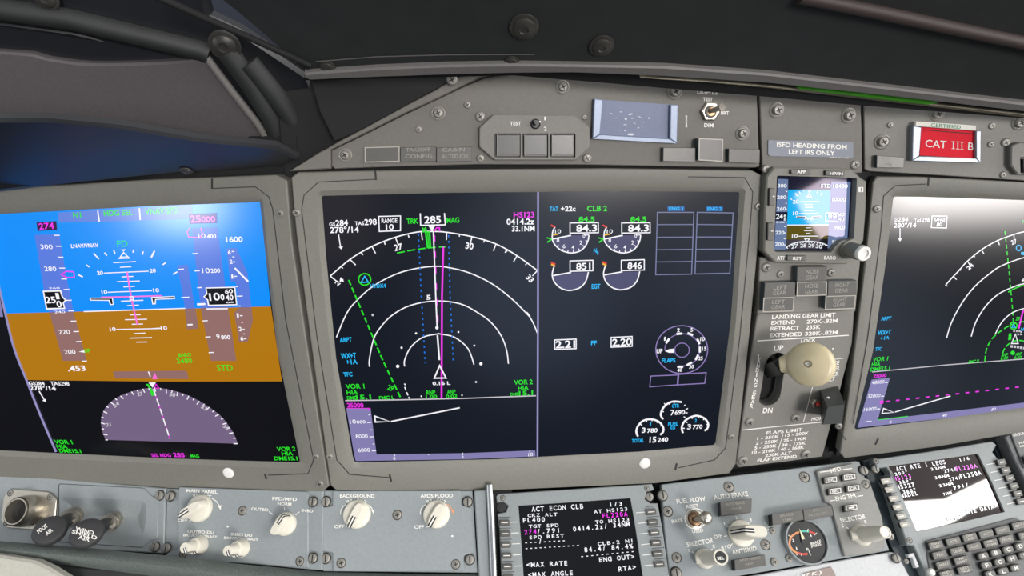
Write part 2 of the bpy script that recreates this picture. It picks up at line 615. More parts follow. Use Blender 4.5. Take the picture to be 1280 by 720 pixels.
    def lathe(s, base, profile, n=28, F_=None, scale=None, axis=None, origin=None, mats=None, mat=None):
        """profile of (radius in pixels, height in metres) turned about the plane's normal at base"""
        fc = F_ or s.F
        o = origin if origin is not None else fc.P(*base)
        k = scale if scale else fc.mpp(base)
        nn = Vector(axis).normalized() if axis is not None else fc.n
        x = (fc.ex - nn * fc.ex.dot(nn)).normalized(); y = nn.cross(x)
        lps = []
        for r, h in profile:
            lps.append([o + nn * h + (x * math.cos(t) + y * math.sin(t)) * r * k
                        for t in (2 * math.pi * i / n for i in range(n))])
        s.loft(lps, mat or s.d, mats=mats)

    def tube(s, pts, r, mat=None, n=12, caps=True, r2=None):
        """round bar through 3D points"""
        lps = []
        for i, p in enumerate(pts):
            a = pts[max(i - 1, 0)]; b = pts[min(i + 1, len(pts) - 1)]
            t = (Vector(b) - Vector(a)).normalized()
            x = t.orthogonal().normalized() if i == 0 else (x - t * x.dot(t)).normalized()
            y = t.cross(x)
            rr = r + ((r2 if r2 is not None else r) - r) * i / max(len(pts) - 1, 1)
            lps.append([Vector(p) + (x * math.cos(2 * math.pi * j / n) + y * math.sin(2 * math.pi * j / n)) * rr for j in range(n)])
        s.loft(lps, mat, cap0=caps, cap1=caps)

    # link --------------------------------------------------------------
    def build(s, name, parent=None, label=None, angle=32):
        me = bpy.data.meshes.new(name)
        base = parent['_w'] if parent is not None else None
        w = [CAM @ p for p in s.v]
        if parent is None:
            lo = Vector([min(p[i] for p in w) for i in range(3)]); hi = Vector([max(p[i] for p in w) for i in range(3)])
            org = (lo + hi) / 2; org.z = lo.z
        else:
            org = Vector(base)
        me.from_pydata([p - org for p in w], [], s.f)
        for nme in s.names: me.materials.append(MATS[nme])
        me.polygons.foreach_set('material_index', s.m)
        me.polygons.foreach_set('use_smooth', [True] * len(s.f))
        me.update()
        me.set_sharp_from_angle(angle=math.radians(angle))
        o = bpy.data.objects.new(name, me); COL.objects.link(o)
        if parent is None: o.location = org
        else: o.parent = parent
        o['_w'] = tuple(org)
        if label: o['label'] = label
        return o


def tag(o, label, cat, group=None, kind=None):
    o['label'] = label; o['category'] = cat
    if group: o['group'] = group
    if kind: o['kind'] = kind
    return o


def thing(name, label, cat, facet, px, h=0.0, group=None):
    o = bpy.data.objects.new(name, None); COL.objects.link(o)
    o.empty_display_size = 0.02
    o.location = CAM @ facet.P(*px, h)
    o['_w'] = tuple(o.location)
    return tag(o, label, cat, group)


# ------------------------------------------------------------------ small hardware, one mesh each, copied
def local_mesh(name, build):
    m = M(); build(m)
    me = bpy.data.meshes.new(name)
    me.from_pydata(m.v, [], m.f)
    for nme in m.names: me.materials.append(MATS[nme])
    me.polygons.foreach_set('material_index', m.m)
    me.polygons.foreach_set('use_smooth', [True] * len(m.f))
    me.update(); me.set_sharp_from_angle(angle=math.radians(35))
    return me


def turn(m, prof, mats, n=20):
    lps = [[Vector((r * math.cos(2 * math.pi * i / n), r * math.sin(2 * math.pi * i / n), h)) for i in range(n)] for r, h in prof]
    m.loft(lps, mats=mats)


def bar(m, a, b, w, h, mat):
    a = Vector(a); b = Vector(b); d = (b - a).normalized(); q = Vector((-d.y, d.x)) * (w / 2)
    m.add([(a.x + q.x, a.y + q.y, h), (a.x - q.x, a.y - q.y, h), (b.x - q.x, b.y - q.y, h), (b.x + q.x, b.y + q.y, h)],
          [(0, 1, 2, 3)], mat)


def cross_screw(m):
    turn(m, [(1.0, 0), (0.97, 0.18), (0.80, 0.36), (0.62, 0.40)], ['screw_steel'] * 4)
    for t in (0.5, 0.5 + math.pi / 2):
        bar(m, (-0.5 * math.cos(t), -0.5 * math.sin(t)), (0.5 * math.cos(t), 0.5 * math.sin(t)), 0.2, 0.42, 'screw_slot')


def washer_screw(m):
    turn(m, [(1.0, 0), (0.98, 0.10), (0.86, 0.16), (0.76, 0.14), (0.72, 0.10)], ['screw_steel'] * 5)
    turn(m, [(0.66, 0.10), (0.64, 0.42), (0.52, 0.58), (0.40, 0.60)], ['screw_steel'] * 4)
    for t in (0.5, 0.5 + math.pi / 2):
        bar(m, (-0.36 * math.cos(t), -0.36 * math.sin(t)), (0.36 * math.cos(t), 0.36 * math.sin(t)), 0.16, 0.62, 'screw_slot')


def sunk_screw(m):
    turn(m, [(1.0, 0.02), (0.94, 0.06), (0.80, 0.03)], ['screw_steel', 'screw_slot', 'screw_steel'])
    turn(m, [(0.74, 0.03), (0.66, 0.10), (0.5, 0.13)], ['screw_steel'] * 3)
    for t in (0.3, 0.3 + math.pi / 2):
        bar(m, (-0.4 * math.cos(t), -0.4 * math.sin(t)), (0.4 * math.cos(t), 0.4 * math.sin(t)), 0.18, 0.16, 'screw_slot')


def slot_fastener(m):
    turn(m, [(1.15, 0.02), (1.12, 0.05), (1.0, 0.04)], ['groove'] * 3)
    turn(m, [(0.96, 0.04), (0.92, 0.40), (0.78, 0.52), (0.62, 0.55)], ['screw_steel'] * 4)
    bar(m, (0.06, -0.72), (0.02, 0.72), 0.26, 0.57, 'screw_slot')


def dome_screw(m):
    turn(m, [(1.0, 0), (0.98, 0.10), (0.86, 0.14)], ['dark_steel'] * 3)
    turn(m, [(0.74, 0.12), (0.70, 0.26), (0.48, 0.38), (0.3, 0.40), (0.26, 0.32)], ['dark_steel'] * 5)


HW = {k: local_mesh(k, fn) for k, fn in (('screw', cross_screw), ('washer_screw', washer_screw), ('sunk_screw', sunk_screw),
                                         ('fastener', slot_fastener), ('dome_screw', dome_screw))}
HW_NAME = {'screw': 'screw', 'washer_screw': 'screw', 'sunk_screw': 'screw', 'fastener': 'fastener', 'dome_screw': 'screw'}


def hardware(parent, facet, kind, items, h=0.0):
    """items: (pixel point, radius in pixels)"""
    R3 = CAM.to_3x3()
    for (p, r) in items:
        o = bpy.data.objects.new(HW_NAME[kind], HW[kind]); COL.objects.link(o)
        o.parent = parent
        q = CAM @ facet.P(*p, h)
        k = facet.mpp(p) * r
        rot = Matrix((R3 @ facet.ex, R3 @ facet.ey, R3 @ facet.n)).transposed().to_4x4()
        o.matrix_local = Matrix.Translation(q - Vector(parent['_w'])) @ rot @ Matrix.Diagonal((k, k, k, 1))

# crop frames the tracing below is written in
cA = V(0, 230, 2.88); cB = V(190, 220, 2.769); cC = V(0, 430, 4); cD = V(190, 430, 4)
a1 = V(40, 250, 6); a2 = V(40, 350, 6); a3 = V(190, 245, 6); a4 = V(190, 350, 6); a5 = V(110, 455, 4.8); a6 = V(480, 250, 6)
b1 = V(400, 330, 6); b2 = V(420, 430, 4.8); b3 = V(520, 390, 6); b4 = V(680, 250, 6); b5 = V(780, 395, 6.857); b6 = V(780, 480, 6.857)
c1 = V(950, 200, 5.54); c2 = V(940, 320, 5.54); c3 = V(920, 430, 4.5); c4 = V(1160, 230, 6); c5 = V(1160, 340, 5.143); c6 = V(1060, 460, 5.141)
d1 = V(0, 590, 5.54); d2 = V(610, 600, 6); d3 = V(720, 600, 6); d4 = V(1080, 540, 6.55); d5 = V(1180, 540, 6.55); d6 = V(1100, 640, 7.111)
d7 = V(980, 560, 6); d8 = V(830, 600, 6)
e1 = V(400, 90, 5.54); e2 = V(580, 90, 5.539); e3 = V(730, 100, 5.565); e4 = V(940, 110, 6.547); e5 = V(1070, 120, 5.538); e6 = V(200, 30, 3.6)
k1 = V(395, 225, 4.2333); k2 = V(535, 225, 4.2333); k3 = V(395, 390, 3.4286); k4 = V(535, 390, 3.4286)
g1 = V(670, 230, 4.2333); g2 = V(800, 230, 4.2333); g3 = V(670, 390, 3.4286); g4 = V(790, 390, 3.43)
f1 = V(0, 580, 5.143); f2 = V(200, 580, 5.143); f3 = V(400, 580, 5.141); f4 = V(610, 590, 5.536); f5 = V(820, 560, 4.5); f6 = V(1080, 540, 4)
r1 = V(1060, 210, 4); r2 = V(1060, 380, 4)
px = V(0, 0, 1)


class Ink:
    """draws screen symbols and lettering in one crop frame on one mesh"""
    def __init__(s, m, c, h=0.0):
        s.m = m; s.c = c; s.h = h; s.k = 1.0 / (c(1, 0)[0][0] - c(0, 0)[0][0])

    def t(s, body, x0, y0, x1, y1, cap, mat='s_white', bold=True, mono=False, slant=None):
        a, b = s.c(x0, y0, x1, y1)
        s.m.text(body, a, b, cap / s.k, s.h + 0.0004, mat, bold, mono, slant)

    def r(s, body, x0, y0, x1, y1, cap, mat='s_white'):
        a, b = s.c(x0, y0, x1, y1)
        s.m.turned(body, a, b, cap / s.k, s.h + 0.0004, mat)

    def l(s, *a, w=1.2, mat='s_white', up=0.0003, closed=False):
        s.m.line(s.c(*a), w, s.h + up, mat, closed)

    def ls(s, *segs, w=1.2, mat='s_white'):
        for q in segs: s.m.line(s.c(*q), w, s.h + 0.0003, mat)

    def p(s, *a, mat='s_white', up=0.0002):
        s.m.poly(s.c(*a), s.h + up, mat)

    def d(s, x, y, r, mat='s_white', up=0.0003):
        s.m.disc(s.c(x, y)[0], r / s.k, s.h + up, mat)


# ------------------------------------------------------------------ setting: bulkhead behind the panels
m = M(dflt='gap_black')
for fc, q in ((CEN, [(340, 60), (1110, 60), (1030, 640), (400, 660)]), (LEF, [(-260, 170), (372, 170), (418, 660), (-260, 660)]),
              (RIG, [(1088, 100), (1460, 100), (1460, 500), (1290, 531), (1170, 551), (1045, 570)]), (LOL, [(-260, 574), (404, 608), (404, 840), (-260, 840)]), (LOW, [(404, 600), (640, 600), (640, 840), (404, 840)]),
              (PED, [(560, 570), (1480, 440), (1480, 900), (560, 860)])):
    m.plate(q, -0.0125, -0.0225, bev=0.0003, F_=fc)
o = m.build('wall_front')
o['kind'] = 'structure'

# ------------------------------------------------------------------ display units
SCR = -0.0032


def bezel(root, F_, outer, edge, lip, groove, ticks, dot):
    m = M(F_, 'bezel_grey')
    m.ring(outer, edge, 0.0, -0.011, SCR + 0.0003, 'bezel_grey', lip=lip)
    for g in groove: m.line(g, 1.1, 0.00012, 'groove')
    for t_ in ticks: m.line(t_, 2.4, 0.00014, 'groove')
    b = m.build('bezel', root)
    if dot:
        m = M(F_, 'white_plastic')
        m.lathe(dot, [(7.2, 0), (7.0, 0.0006), (5.6, 0.001), (3, 0.0012)], 20)
        m.build('light_sensor', root, 'round white light sensor')
    return b


def subdiv(pts, k):
    out = []
    for i in range(len(pts)):
        a, b = pts[i], pts[(i + 1) % len(pts)]
        for j in range(k): out.append((a[0] + (b[0] - a[0]) * j / k, a[1] + (b[1] - a[1]) * j / k))
    return out


# --- left display: attitude above, compass below
du = thing('display_unit', 'wide cockpit screen with blue sky and amber ground attitude picture', 'cockpit display', LEF, (180, 590), group='large display units')
outer = [(-60, 248), (0, 236), (180, 225), (345, 219), (358, 226), (364, 300), (386, 450), (411, 608), (403, 615), (300, 613), (208, 611), (0, 597), (-60, 593)]
edge = [(-60, 262), (0, 259), (180, 249.5), (320, 244.5), (328, 246.5), (335, 320), (352, 440), (383, 580), (379, 586), (300, 583), (208, 580), (0, 570), (-60, 567)]
lip = [(-60, 270.5), (0, 267.3), (180, 258), (322, 252.5), (325.3, 252.8), (332, 320), (347, 440), (375, 576.5), (372, 577.8), (300, 576), (208, 573), (0, 563), (-60, 561)]
bezel(du, LEF, outer, edge, lip,
      [[(265, 235.5), (319, 233.5), (336, 246), (341, 262), (357, 400), (392, 575), (385, 592), (335, 594)]],
      [[(265, 223), (265, 236)], [(331, 592), (333, 599)]], (285.5, 591))
hardware(du, LEF, 'screw', [((350, 267), 5), ((395, 571), 4.2), ((400, 604.5), 4.6)])
m = M(LEF, 'scr_pit')
m.poly([(-60, 268), (0, 265.5), (180, 256), (323, 251), (327, 253), (334, 320), (349, 440), (377, 577), (373, 580), (208, 575), (0, 565), (-60, 563)], SCR)
scr = m.build('screen', du)

m = M(LEF); q = Ink(m, px, SCR)
q.p(-60, 271, 0, 267.5, 190, 257.5, 325, 252.6, 332, 320, 338.5, 383, 200, 386.6, 5.5, 392, -20, 290, -60, 290, mat='sky')
q.p(5.5, 392, 104, 389.3, 231.7, 385.6, 338.5, 383, 347, 440, 352.5, 476.7, 200, 477, 33, 475, 18, 435, mat='ground')
q.p(72.5, 265.8, 190, 259, 240, 256.5, 240, 273.5, 200, 275, 73.5, 278.3, mat='fma', up=0.00025)
q = Ink(m, a1, SCR)
q.ls((493, 80, 505, 163), (805, 62, 812, 150), w=1.6)
q.t('N1', 310, 133, 370, 130, 38, 's_green'); q.t('HDG SEL', 540, 120, 755, 112, 40, 's_green')
Ink(m, px, SCR).t('VNAV SPD', 181.7, 268, 223.3, 265.8, 7, 's_green')
q.t('LNAV/VNAV', 295, 360, 500, 352, 28); q.t('FD', 640, 352, 720, 348, 46, 's_teal', bold=False)
q.p(665, 368, 705, 366, 686, 388); q.l(687, 394, 655, 438, 730, 436, w=1.3, closed=True); q.l(660, 428, 725, 426, w=1)
q.ls((462, 400, 502, 443), (543, 395, 562, 417), (612, 375, 622, 402), (760, 372, 758, 395), (835, 385, 827, 410), (918, 380, 892, 432),
     (408, 487, 430, 502), (345, 560, 382, 577), w=1.5)
Ink(m, a3, SCR).ls((20, 412, -2, 458), (105, 500, 80, 515), (190, 568, 157, 588), w=1.5)
q.ls((610, 470, 780, 462), (660, 505, 745, 500), (540, 548, 875, 534), (672, 577, 760, 573), (637, 613, 808, 607), (685, 652, 772, 647), (568, 692, 900, 680), w=1.1)
q.t('20', 490, 562, 535, 560, 28); q.t('20', 885, 545, 930, 542, 28); q.t('10', 524, 706, 566, 703, 28); q.t('10', 910, 692, 955, 690, 28)
q = Ink(m, a2, SCR)
q.ls((667, 159, 835, 152), (715, 192, 802, 188), (733, 262, 815, 260), (697, 298, 862, 294), (748, 332, 832, 330), (632, 371, 960, 364),
     (765, 402, 850, 398), (733, 436, 900, 432), (782, 466, 865, 465), w=1.1)
q.l(388, 237, 1151, 213, w=1.3)
q.t('10', 586, 384, 630, 381, 27); Ink(m, a4, SCR).t('10', 68, 375, 115, 373, 27)
Ink(m, px, SCR).l(200, 410.6, 201, 410.5, w=1)
Ink(m, a4, SCR).l(-2, 365, 60, 361, w=1.1)
for i in range(1):
    q.p(432, 133, 605, 133, 614, 185, 585, 188, 575, 156, 435, 154, up=0.00042)
    q.p(441, 139, 599, 139, 606, 179, 592, 181, 582, 149, 443, 148, mat='scr_pit', up=0.00048)
    q.p(893, 128, 1070, 120, 1073, 142, 930, 148, 928, 181, 903, 184, up=0.00042)
    q.p(901, 134, 1063, 126, 1066, 136, 923, 142, 920, 174, 910, 176, mat='scr_pit', up=0.00048)
q.l(713, -60, 722, 0, 745, 137, 790, 335, w=1.9, mat='s_pink', up=0.00052)
q.l(518, 130, 745, 125, 975, 118, w=1.5, mat='s_pink', up=0.0005)
q.l(733, 126, 757, 125, 760, 148, 737, 150, w=1.3, up=0.00055, closed=True)
q = Ink(m, a5, SCR)
q.p(150, 45, 590, 40, 605, 90, 160, 84, mat='tape_ground', up=0.00025)
q.p(165, 48, 195, 47, 195, 72, 182, 60); q.l(362, 45, 374, 76, w=1.4); q.p(540, 50, 568, 50, 548, 75)
q.p(400, 52, 385, 90, 418, 90, mat='s_pink', up=0.0003)
m.build('attitude_indicator', scr, 'blue and amber horizon picture with pitch ladder')

m = M(LEF); q = Ink(m, px, SCR)
q.p(43.3, 293.7, 74, 293, 83.7, 350, 91.7, 389.7, 61.7, 390.5, 55, 363, mat='tape_sky', up=0.0003)
q.p(61.7, 390.5, 91.7, 389.7, 108.3, 451, 78.7, 451, mat='tape_ground', up=0.0003)
q = Ink(m, a1, SCR + 0.0001)
q.p(33, 168, 183, 158, 188, 224, 42, 232, mat='purple_dark', up=0.0003); q.t('274', 54, 222, 168, 214, 46, 's_magenta')
q.ls((165, 265, 208, 265), (180, 347, 220, 347), (193, 429, 235, 429), (205, 511, 248, 511), (220, 592, 262, 592), (238, 672, 280, 670))
q.t('300', 66, 368, 157, 368, 34, bold=False); q.t('280', 95, 533, 185, 533, 34, bold=False)
q.l(218, 560, 255, 535, 312, 538, 318, 580, 262, 582, w=1.3, mat='s_magenta', closed=True)
q = Ink(m, a2, SCR + 0.0001)
q.ls((255, 153, 297, 152), (272, 232, 315, 231), (290, 309, 332, 308), (310, 387, 352, 386), (330, 463, 372, 461), (375, 609, 412, 608))
q.t('260', 127, 66, 210, 66, 12, bold=False); q.t('240', 170, 249, 250, 248, 18, bold=False)
q.t('220', 203, 407, 288, 405, 33, bold=False); q.t('200', 245, 556, 330, 554, 33, bold=False)
q.p(80, 80, 218, 77, 232, 126, 258, 150, 239, 174, 250, 217, 106, 222, up=0.00045)
q.p(91, 90, 210, 87, 224, 130, 246, 150, 229, 172, 239, 208, 114, 211, mat='scr_pit', up=0.0005)
q = Ink(m, a2, SCR + 0.0003)
q.t('25', 106, 174, 182, 171, 46); q.t('1', 183, 143, 208, 142, 44); q.t('0', 190, 205, 228, 203, 46)
q.t('.453', 272, 684, 405, 680, 38)
q.p(350, 538, 395, 526, 395, 545); q.t('UP', 395, 545, 440, 543, 27, 's_green')
m.build('airspeed_tape', scr)

m = M(LEF); q = Ink(m, px, SCR)
q.p(240, 285, 271.7, 284, 285, 384, 251, 385, mat='tape_sky', up=0.0003)
q.p(251, 385, 285, 384, 295.3, 451, 263.8, 451, mat='tape_ground', up=0.0003)
q = Ink(m, a3, SCR + 0.0001)
q.ls((303, 433, 343, 430), (318, 562, 358, 560), (338, 688, 376, 686))
q.t('10', 350, 318, 402, 316, 36, bold=False); q.t('400', 412, 317, 483, 315, 27)
q.t('10', 378, 578, 435, 577, 37, bold=False); q.t('200', 442, 576, 512, 574, 30)
q.p(275, 135, 485, 127, 488, 203, 280, 210, mat='purple_box', up=0.0003)
q.t('25', 290, 198, 368, 196, 50, 's_pink'); q.t('000', 372, 195, 475, 192, 40, 's_pink')
q.l(285, 240, 265, 270, 275, 308, 370, 312, w=1.3, mat='s_pink'); q.l(365, 240, 380, 290, 350, 312, w=1.3, mat='s_pink')
q = Ink(m, a4, SCR + 0.0001)
q.l(338, 183, 400, 180, w=2.6); q.l(408, 217, 568, 215, w=1.6)
q.ls((378, 307, 418, 305), (400, 428, 440, 426), (425, 545, 465, 543))
q.t('9', 485, 443, 510, 443, 36, bold=False); q.t('800', 520, 444, 588, 443, 29)
q.p(400, 56, 624, 50, 640, 189, 420, 195, 412, 150, 384, 125, 407, 104, up=0.00045)
q.p(409, 64, 616, 59, 631, 181, 429, 186, 422, 148, 395, 125, 416, 106, mat='scr_pit', up=0.0005)
q = Ink(m, a4, SCR + 0.0003)
q.t('10', 432, 155, 512, 150, 54); q.t('0', 516, 150, 545, 148, 42); q.t('40', 553, 152, 612, 148, 38); q.t('60', 548, 102, 608, 98, 30); q.t('00', 558, 175, 615, 172, 11)
q.t('STD', 490, 682, 608, 680, 44, 's_green', bold=False); q.t('BARO', 200, 577, 295, 573, 26, 's_green'); q.t('2480', 187, 626, 303, 622, 36, 's_green', bold=False)
m.build('altitude_tape', scr)

m = M(LEF); q = Ink(m, px, SCR)
q.p(283.3, 310.8, 295.3, 310, 309, 340, 314.3, 384, 299, 384, 294.5, 352, 287.5, 351, mat='tape_sky', up=0.0003)
q.p(299, 384, 314.3, 384, 316, 400, 309.7, 427.5, 298.7, 427.8, 292.8, 391, mat='tape_ground', up=0.0003)
q = Ink(m, a3, SCR + 0.0001)
q.t('1600', 557, 345, 682, 343, 38)
q.t('6', 570, 438, 592, 437, 30); q.t('2', 583, 508, 605, 507, 30); q.t('1', 597, 620, 610, 618, 30)
q.ls((598, 417, 618, 415), (603, 457, 618, 456), (605, 495, 625, 494), (618, 603, 637, 602), (628, 680, 645, 678))
q.l(620, 540, 722, 642, w=2.2)
q = Ink(m, a4, SCR + 0.0001)
q.ls((638, 122, 680, 120), (652, 195, 664, 194), (660, 268, 680, 267), (670, 318, 682, 318), (678, 371, 695, 370), (685, 405, 697, 404), (690, 441, 708, 440))
q.t('1', 638, 281, 652, 280, 30); q.t('2', 652, 383, 675, 382, 30); q.t('6', 665, 454, 688, 453, 30)
m.build('vertical_speed_scale', scr)

m = M(LEF); q = Ink(m, px, SCR)
q.p(221.7, 331.7, 234.7, 331, 243.5, 385, 231.5, 385.6, mat='tape_sky', up=0.0003)
q.p(231, 385.8, 244.2, 385.3, 248, 410.8, 233.7, 411.7, mat='tape_ground', up=0.0003)
q = Ink(m, px, SCR + 0.0001)
q.ls((222.5, 336.8, 230, 336.3), (226.7, 371.8, 236.7, 371.5))
q.l(234.2, 406, 240.8, 405.7, w=1.8)
m.build('glideslope_scale', scr)

m = M(LEF); q = Ink(m, a5, SCR)
dome = a5(105, 455, 85, 400, 78, 340, 90, 290, 115, 250, 160, 210, 220, 180, 300, 155, 385, 142, 450, 147, 530, 165, 610, 193, 690, 235, 750, 275, 800, 315, 840, 365, 870, 410, 890, 455, 898, 478)
dome = smooth_line(dome, 4)
m.poly(dome, SCR + 0.0002, 'compass_fill')
acc = [0]
for a, b in zip(dome, dome[1:]): acc.append(acc[-1] + math.dist(a, b))
NT = 33; cx_, cy_ = a5(480, 470)[0]
for i in range(NT + 1):
    t_ = acc[-1] * i / NT; j = max(k for k in range(len(acc)) if acc[k] <= t_ + 1e-9); j = min(j, len(dome) - 2)
    u = (t_ - acc[j]) / (acc[j + 1] - acc[j]); p0 = (dome[j][0] + (dome[j + 1][0] - dome[j][0]) * u, dome[j][1] + (dome[j + 1][1] - dome[j][1]) * u)
    d = Vector((cx_ - p0[0], cy_ - p0[1])).normalized(); ln = 5.2 if i % 2 else 2.8
    m.line([p0, (p0[0] + d.x * ln, p0[1] + d.y * ln)], 1.2, SCR + 0.0003, 's_white')
q.r('21', 110, 376, 138, 370, 20, 's_soft'); q.r('24', 160, 264, 190, 240, 20, 's_soft'); q.r('27', 298, 193, 328, 188, 22, 's_soft'); q.r('30', 488, 192, 522, 198, 22, 's_soft')
q.r('33', 675, 262, 708, 282, 20, 's_soft'); q.r('36', 808, 378, 836, 398, 20, 's_soft')
q.p(345, 120, 362, 120, 382, 150, 402, 184, 382, 192, 365, 142, mat='s_green', up=0.0004)
q.p(363, 112, 407, 110, 388, 142, up=0.0005); q.l(398, 146, 408, 122, 425, 145, w=1.1, mat='s_magenta', closed=True)
m.dashes(a5(392, 150, 440, 290, 490, 447), 9, 4, 1.5, SCR + 0.0005, 's_white'); m.line(a5(393, 152, 441, 291, 491, 448), 1.0, SCR + 0.00045, 's_magenta')
q.t('SEL HDG', 383, 557, 500, 557, 19, 's_magenta'); q.t('285', 515, 557, 582, 559, 24, 's_magenta'); q.t('MAG', 617, 560, 668, 562, 18, 's_green')
q = Ink(m, cC, SCR)
q.t('GS284', 146, 205, 225, 206, 17); q.t('TAS298', 255, 206, 348, 207, 18); q.t('278°/14', 152, 230, 282, 232, 20)
q.l(195, 235, 224, 284, w=1.3); q.p(228, 290, 212, 283, 230, 274)
q.t('VOR 1', 276, 499, 365, 501, 20, 's_green'); q.t('HIA', 287, 521, 340, 523, 18, 's_green'); q.t('DME15.1', 300, 542, 408, 545, 18, 's_green')
q = Ink(m, cD, SCR)
q.t('VOR 2', 625, 535, 718, 533, 19, 's_green'); q.t('HIA', 650, 557, 706, 556, 18, 's_green'); q.t('DME15.1', 612, 581, 728, 581, 18, 's_green')
m.build('compass_dial', scr, 'grey violet compass dome')

m = M(LEF); q = Ink(m, px, SCR)
m.line(smooth_line([(-6, 340), (0, 363.7), (7, 394), (18, 437), (33, 475), (50, 518), (70, 565)]), 2.6, SCR + 0.0006, 'lav_line')
q.p(-60, 366, -1, 366, 4, 396, -60, 397, mat='lavender', up=0.0002)
m.build('screen_divider', scr)

# --- centre display: map on the left half, engine gauges on the right half
du = thing('display_unit', 'wide cockpit screen with dark arc map and engine gauges', 'cockpit display', CEN, (640, 605), group='large display units')
outer = [(364, 222), (373, 215), (560, 212), (760, 210.5), (940, 213), (954, 220), (952, 260), (938, 410), (920, 580), (912, 592), (820, 604.5), (620, 613.5), (470, 614), (420, 613), (413, 607), (386, 410), (370, 290)]
edge = [(395, 243), (401, 238.5), (560, 233.5), (760, 232), (924, 232.8), (932, 238), (930, 260), (920, 400), (902, 560), (897, 566), (800, 574), (620, 582), (455, 587), (440, 586.5), (435, 580), (413, 440), (400, 320)]
lip = [(402.2, 246), (404, 244.8), (560, 241), (760, 239), (922, 240), (924.2, 241.5), (923, 260), (913.5, 400), (894.5, 553), (892, 556.3), (800, 564.5), (620, 574), (448, 578), (443.5, 577.6), (441, 571), (420, 447), (407.5, 320)]
bezel(du, CEN, outer, edge, lip,
      [[(470, 224), (398, 227.5), (380, 244), (377, 262), (396, 420), (421, 575), (437, 593), (487, 597)], [(860, 221), (931, 222), (941, 240), (938, 280), (925, 420), (907, 560), (893, 575), (847, 585)]],
      [[(469, 213), (470, 225)], [(487, 593), (489, 602)], [(846, 579), (844, 588)]], (806, 579))
hardware(du, CEN, 'screw', [((370.6, 266), 5), ((412, 571), 4.2), ((947.6, 258), 5), ((914, 546), 4.2)])
m = M(CEN, 'scr_navy')
m.poly([(400, 245), (404, 243), (560, 239), (760, 237), (922, 238), (926, 241), (925, 260), (915.5, 400), (896.5, 555), (893, 558), (800, 567), (620, 576), (448, 580), (442, 579), (439, 571), (418, 447), (405.5, 320)], SCR)
scr = m.build('screen', du)

m = M(CEN)
H = SCR + 0.0003
arc = [*k1(78, 508), *b1(75, 92), *k1(180, 420, 295, 352, 420, 303), *a6(250, 240, 370, 236, 470, 242, 660, 275, 840, 330), *k2(470, 400, 580, 480)][1:]
m.line(smooth_line(arc), 1.5, H, 's_white')
m.line(smooth_line([*b1(123, 550, 200, 370, 280, 270, 400, 165, 560, 80, 700, 38, 850, 18), *k2(100, 462, 215, 490, 340, 550, 450, 635, 535, 720), *b3(830, 0, 878, 80, 910, 158)]), 1.4, H, 's_white')
m.line(smooth_line([*k3(230, 235), *b1(370, 720, 400, 570, 450, 480, 540, 385, 680, 310, 870, 277), (575, 379.7), *b3(455, 0, 560, 75, 640, 180, 680, 290, 693, 388)]), 1.4, H, 's_white')
m.line(smooth_line([*k3(380, 233), *b1(635, 720, 680, 625, 770, 550, 880, 525), *b3(180, 165, 290, 190, 390, 275, 435, 395)]), 1.4, H, 's_white')
q = Ink(m, k1, SCR)
q.ls((75, 508, 112, 538), (180, 420, 210, 450), (295, 350, 315, 388), (420, 303, 438, 350), (130, 455, 142, 468), (237, 380, 248, 397), (360, 325, 366, 342), (488, 290, 492, 305), w=1.3)
q.r('24', 112, 562, 150, 532, 24); q.r('27', 418, 376, 460, 366, 32)
q.t('GS', 70, 243, 102, 243, 17); q.t('284', 104, 243, 170, 241, 30); q.t('TAS', 206, 239, 255, 238, 19); q.t('298', 257, 238, 322, 236, 30); q.t('278°/14', 75, 280, 228, 277, 30)
q.l(119, 288, 130, 355, w=1.3); q.p(134, 368, 120, 354, 143, 351)
q.l(332, 193, 447, 190, 447, 268, 335, 272, w=1.3, closed=True); q.t('RANGE', 347, 227, 431, 225, 22); q.t('10', 370, 264, 412, 262, 28)
q = Ink(m, a6, SCR)
q.ls((280, 243, 288, 300), (470, 245, 468, 300), (660, 275, 648, 325), (840, 330, 820, 382), (565, 255, 565, 275), (755, 298, 747, 318), (930, 370, 918, 388), w=1.3)
q.t('TRK', 170, 178, 258, 176, 38, 's_green'); q.t('MAG', 470, 172, 565, 168, 38, 's_green'); q.t('285', 303, 175, 428, 172, 52)
q.l(272, 100, 275, 190, 460, 186, 453, 98, w=1.5)
q = Ink(m, k2, SCR)
q.ls((470, 403, 452, 433), (578, 480, 553, 507), (415, 370, 408, 385), (525, 435, 516, 450), w=1.3)
q.r('30', 197, 362, 238, 368, 32); q.r('33', 516, 517, 543, 545, 28)
q.t('HS123', 453, 199, 563, 197, 28, 's_magenta'); q.t('0414.2z', 416, 236, 563, 234, 30); q.t('33.1NM', 444, 272, 565, 270, 28)
q = Ink(m, b1, SCR); q.t('5', 800, 268, 832, 266, 34)
m.build('compass_rose', scr, 'white heading arc with range rings')

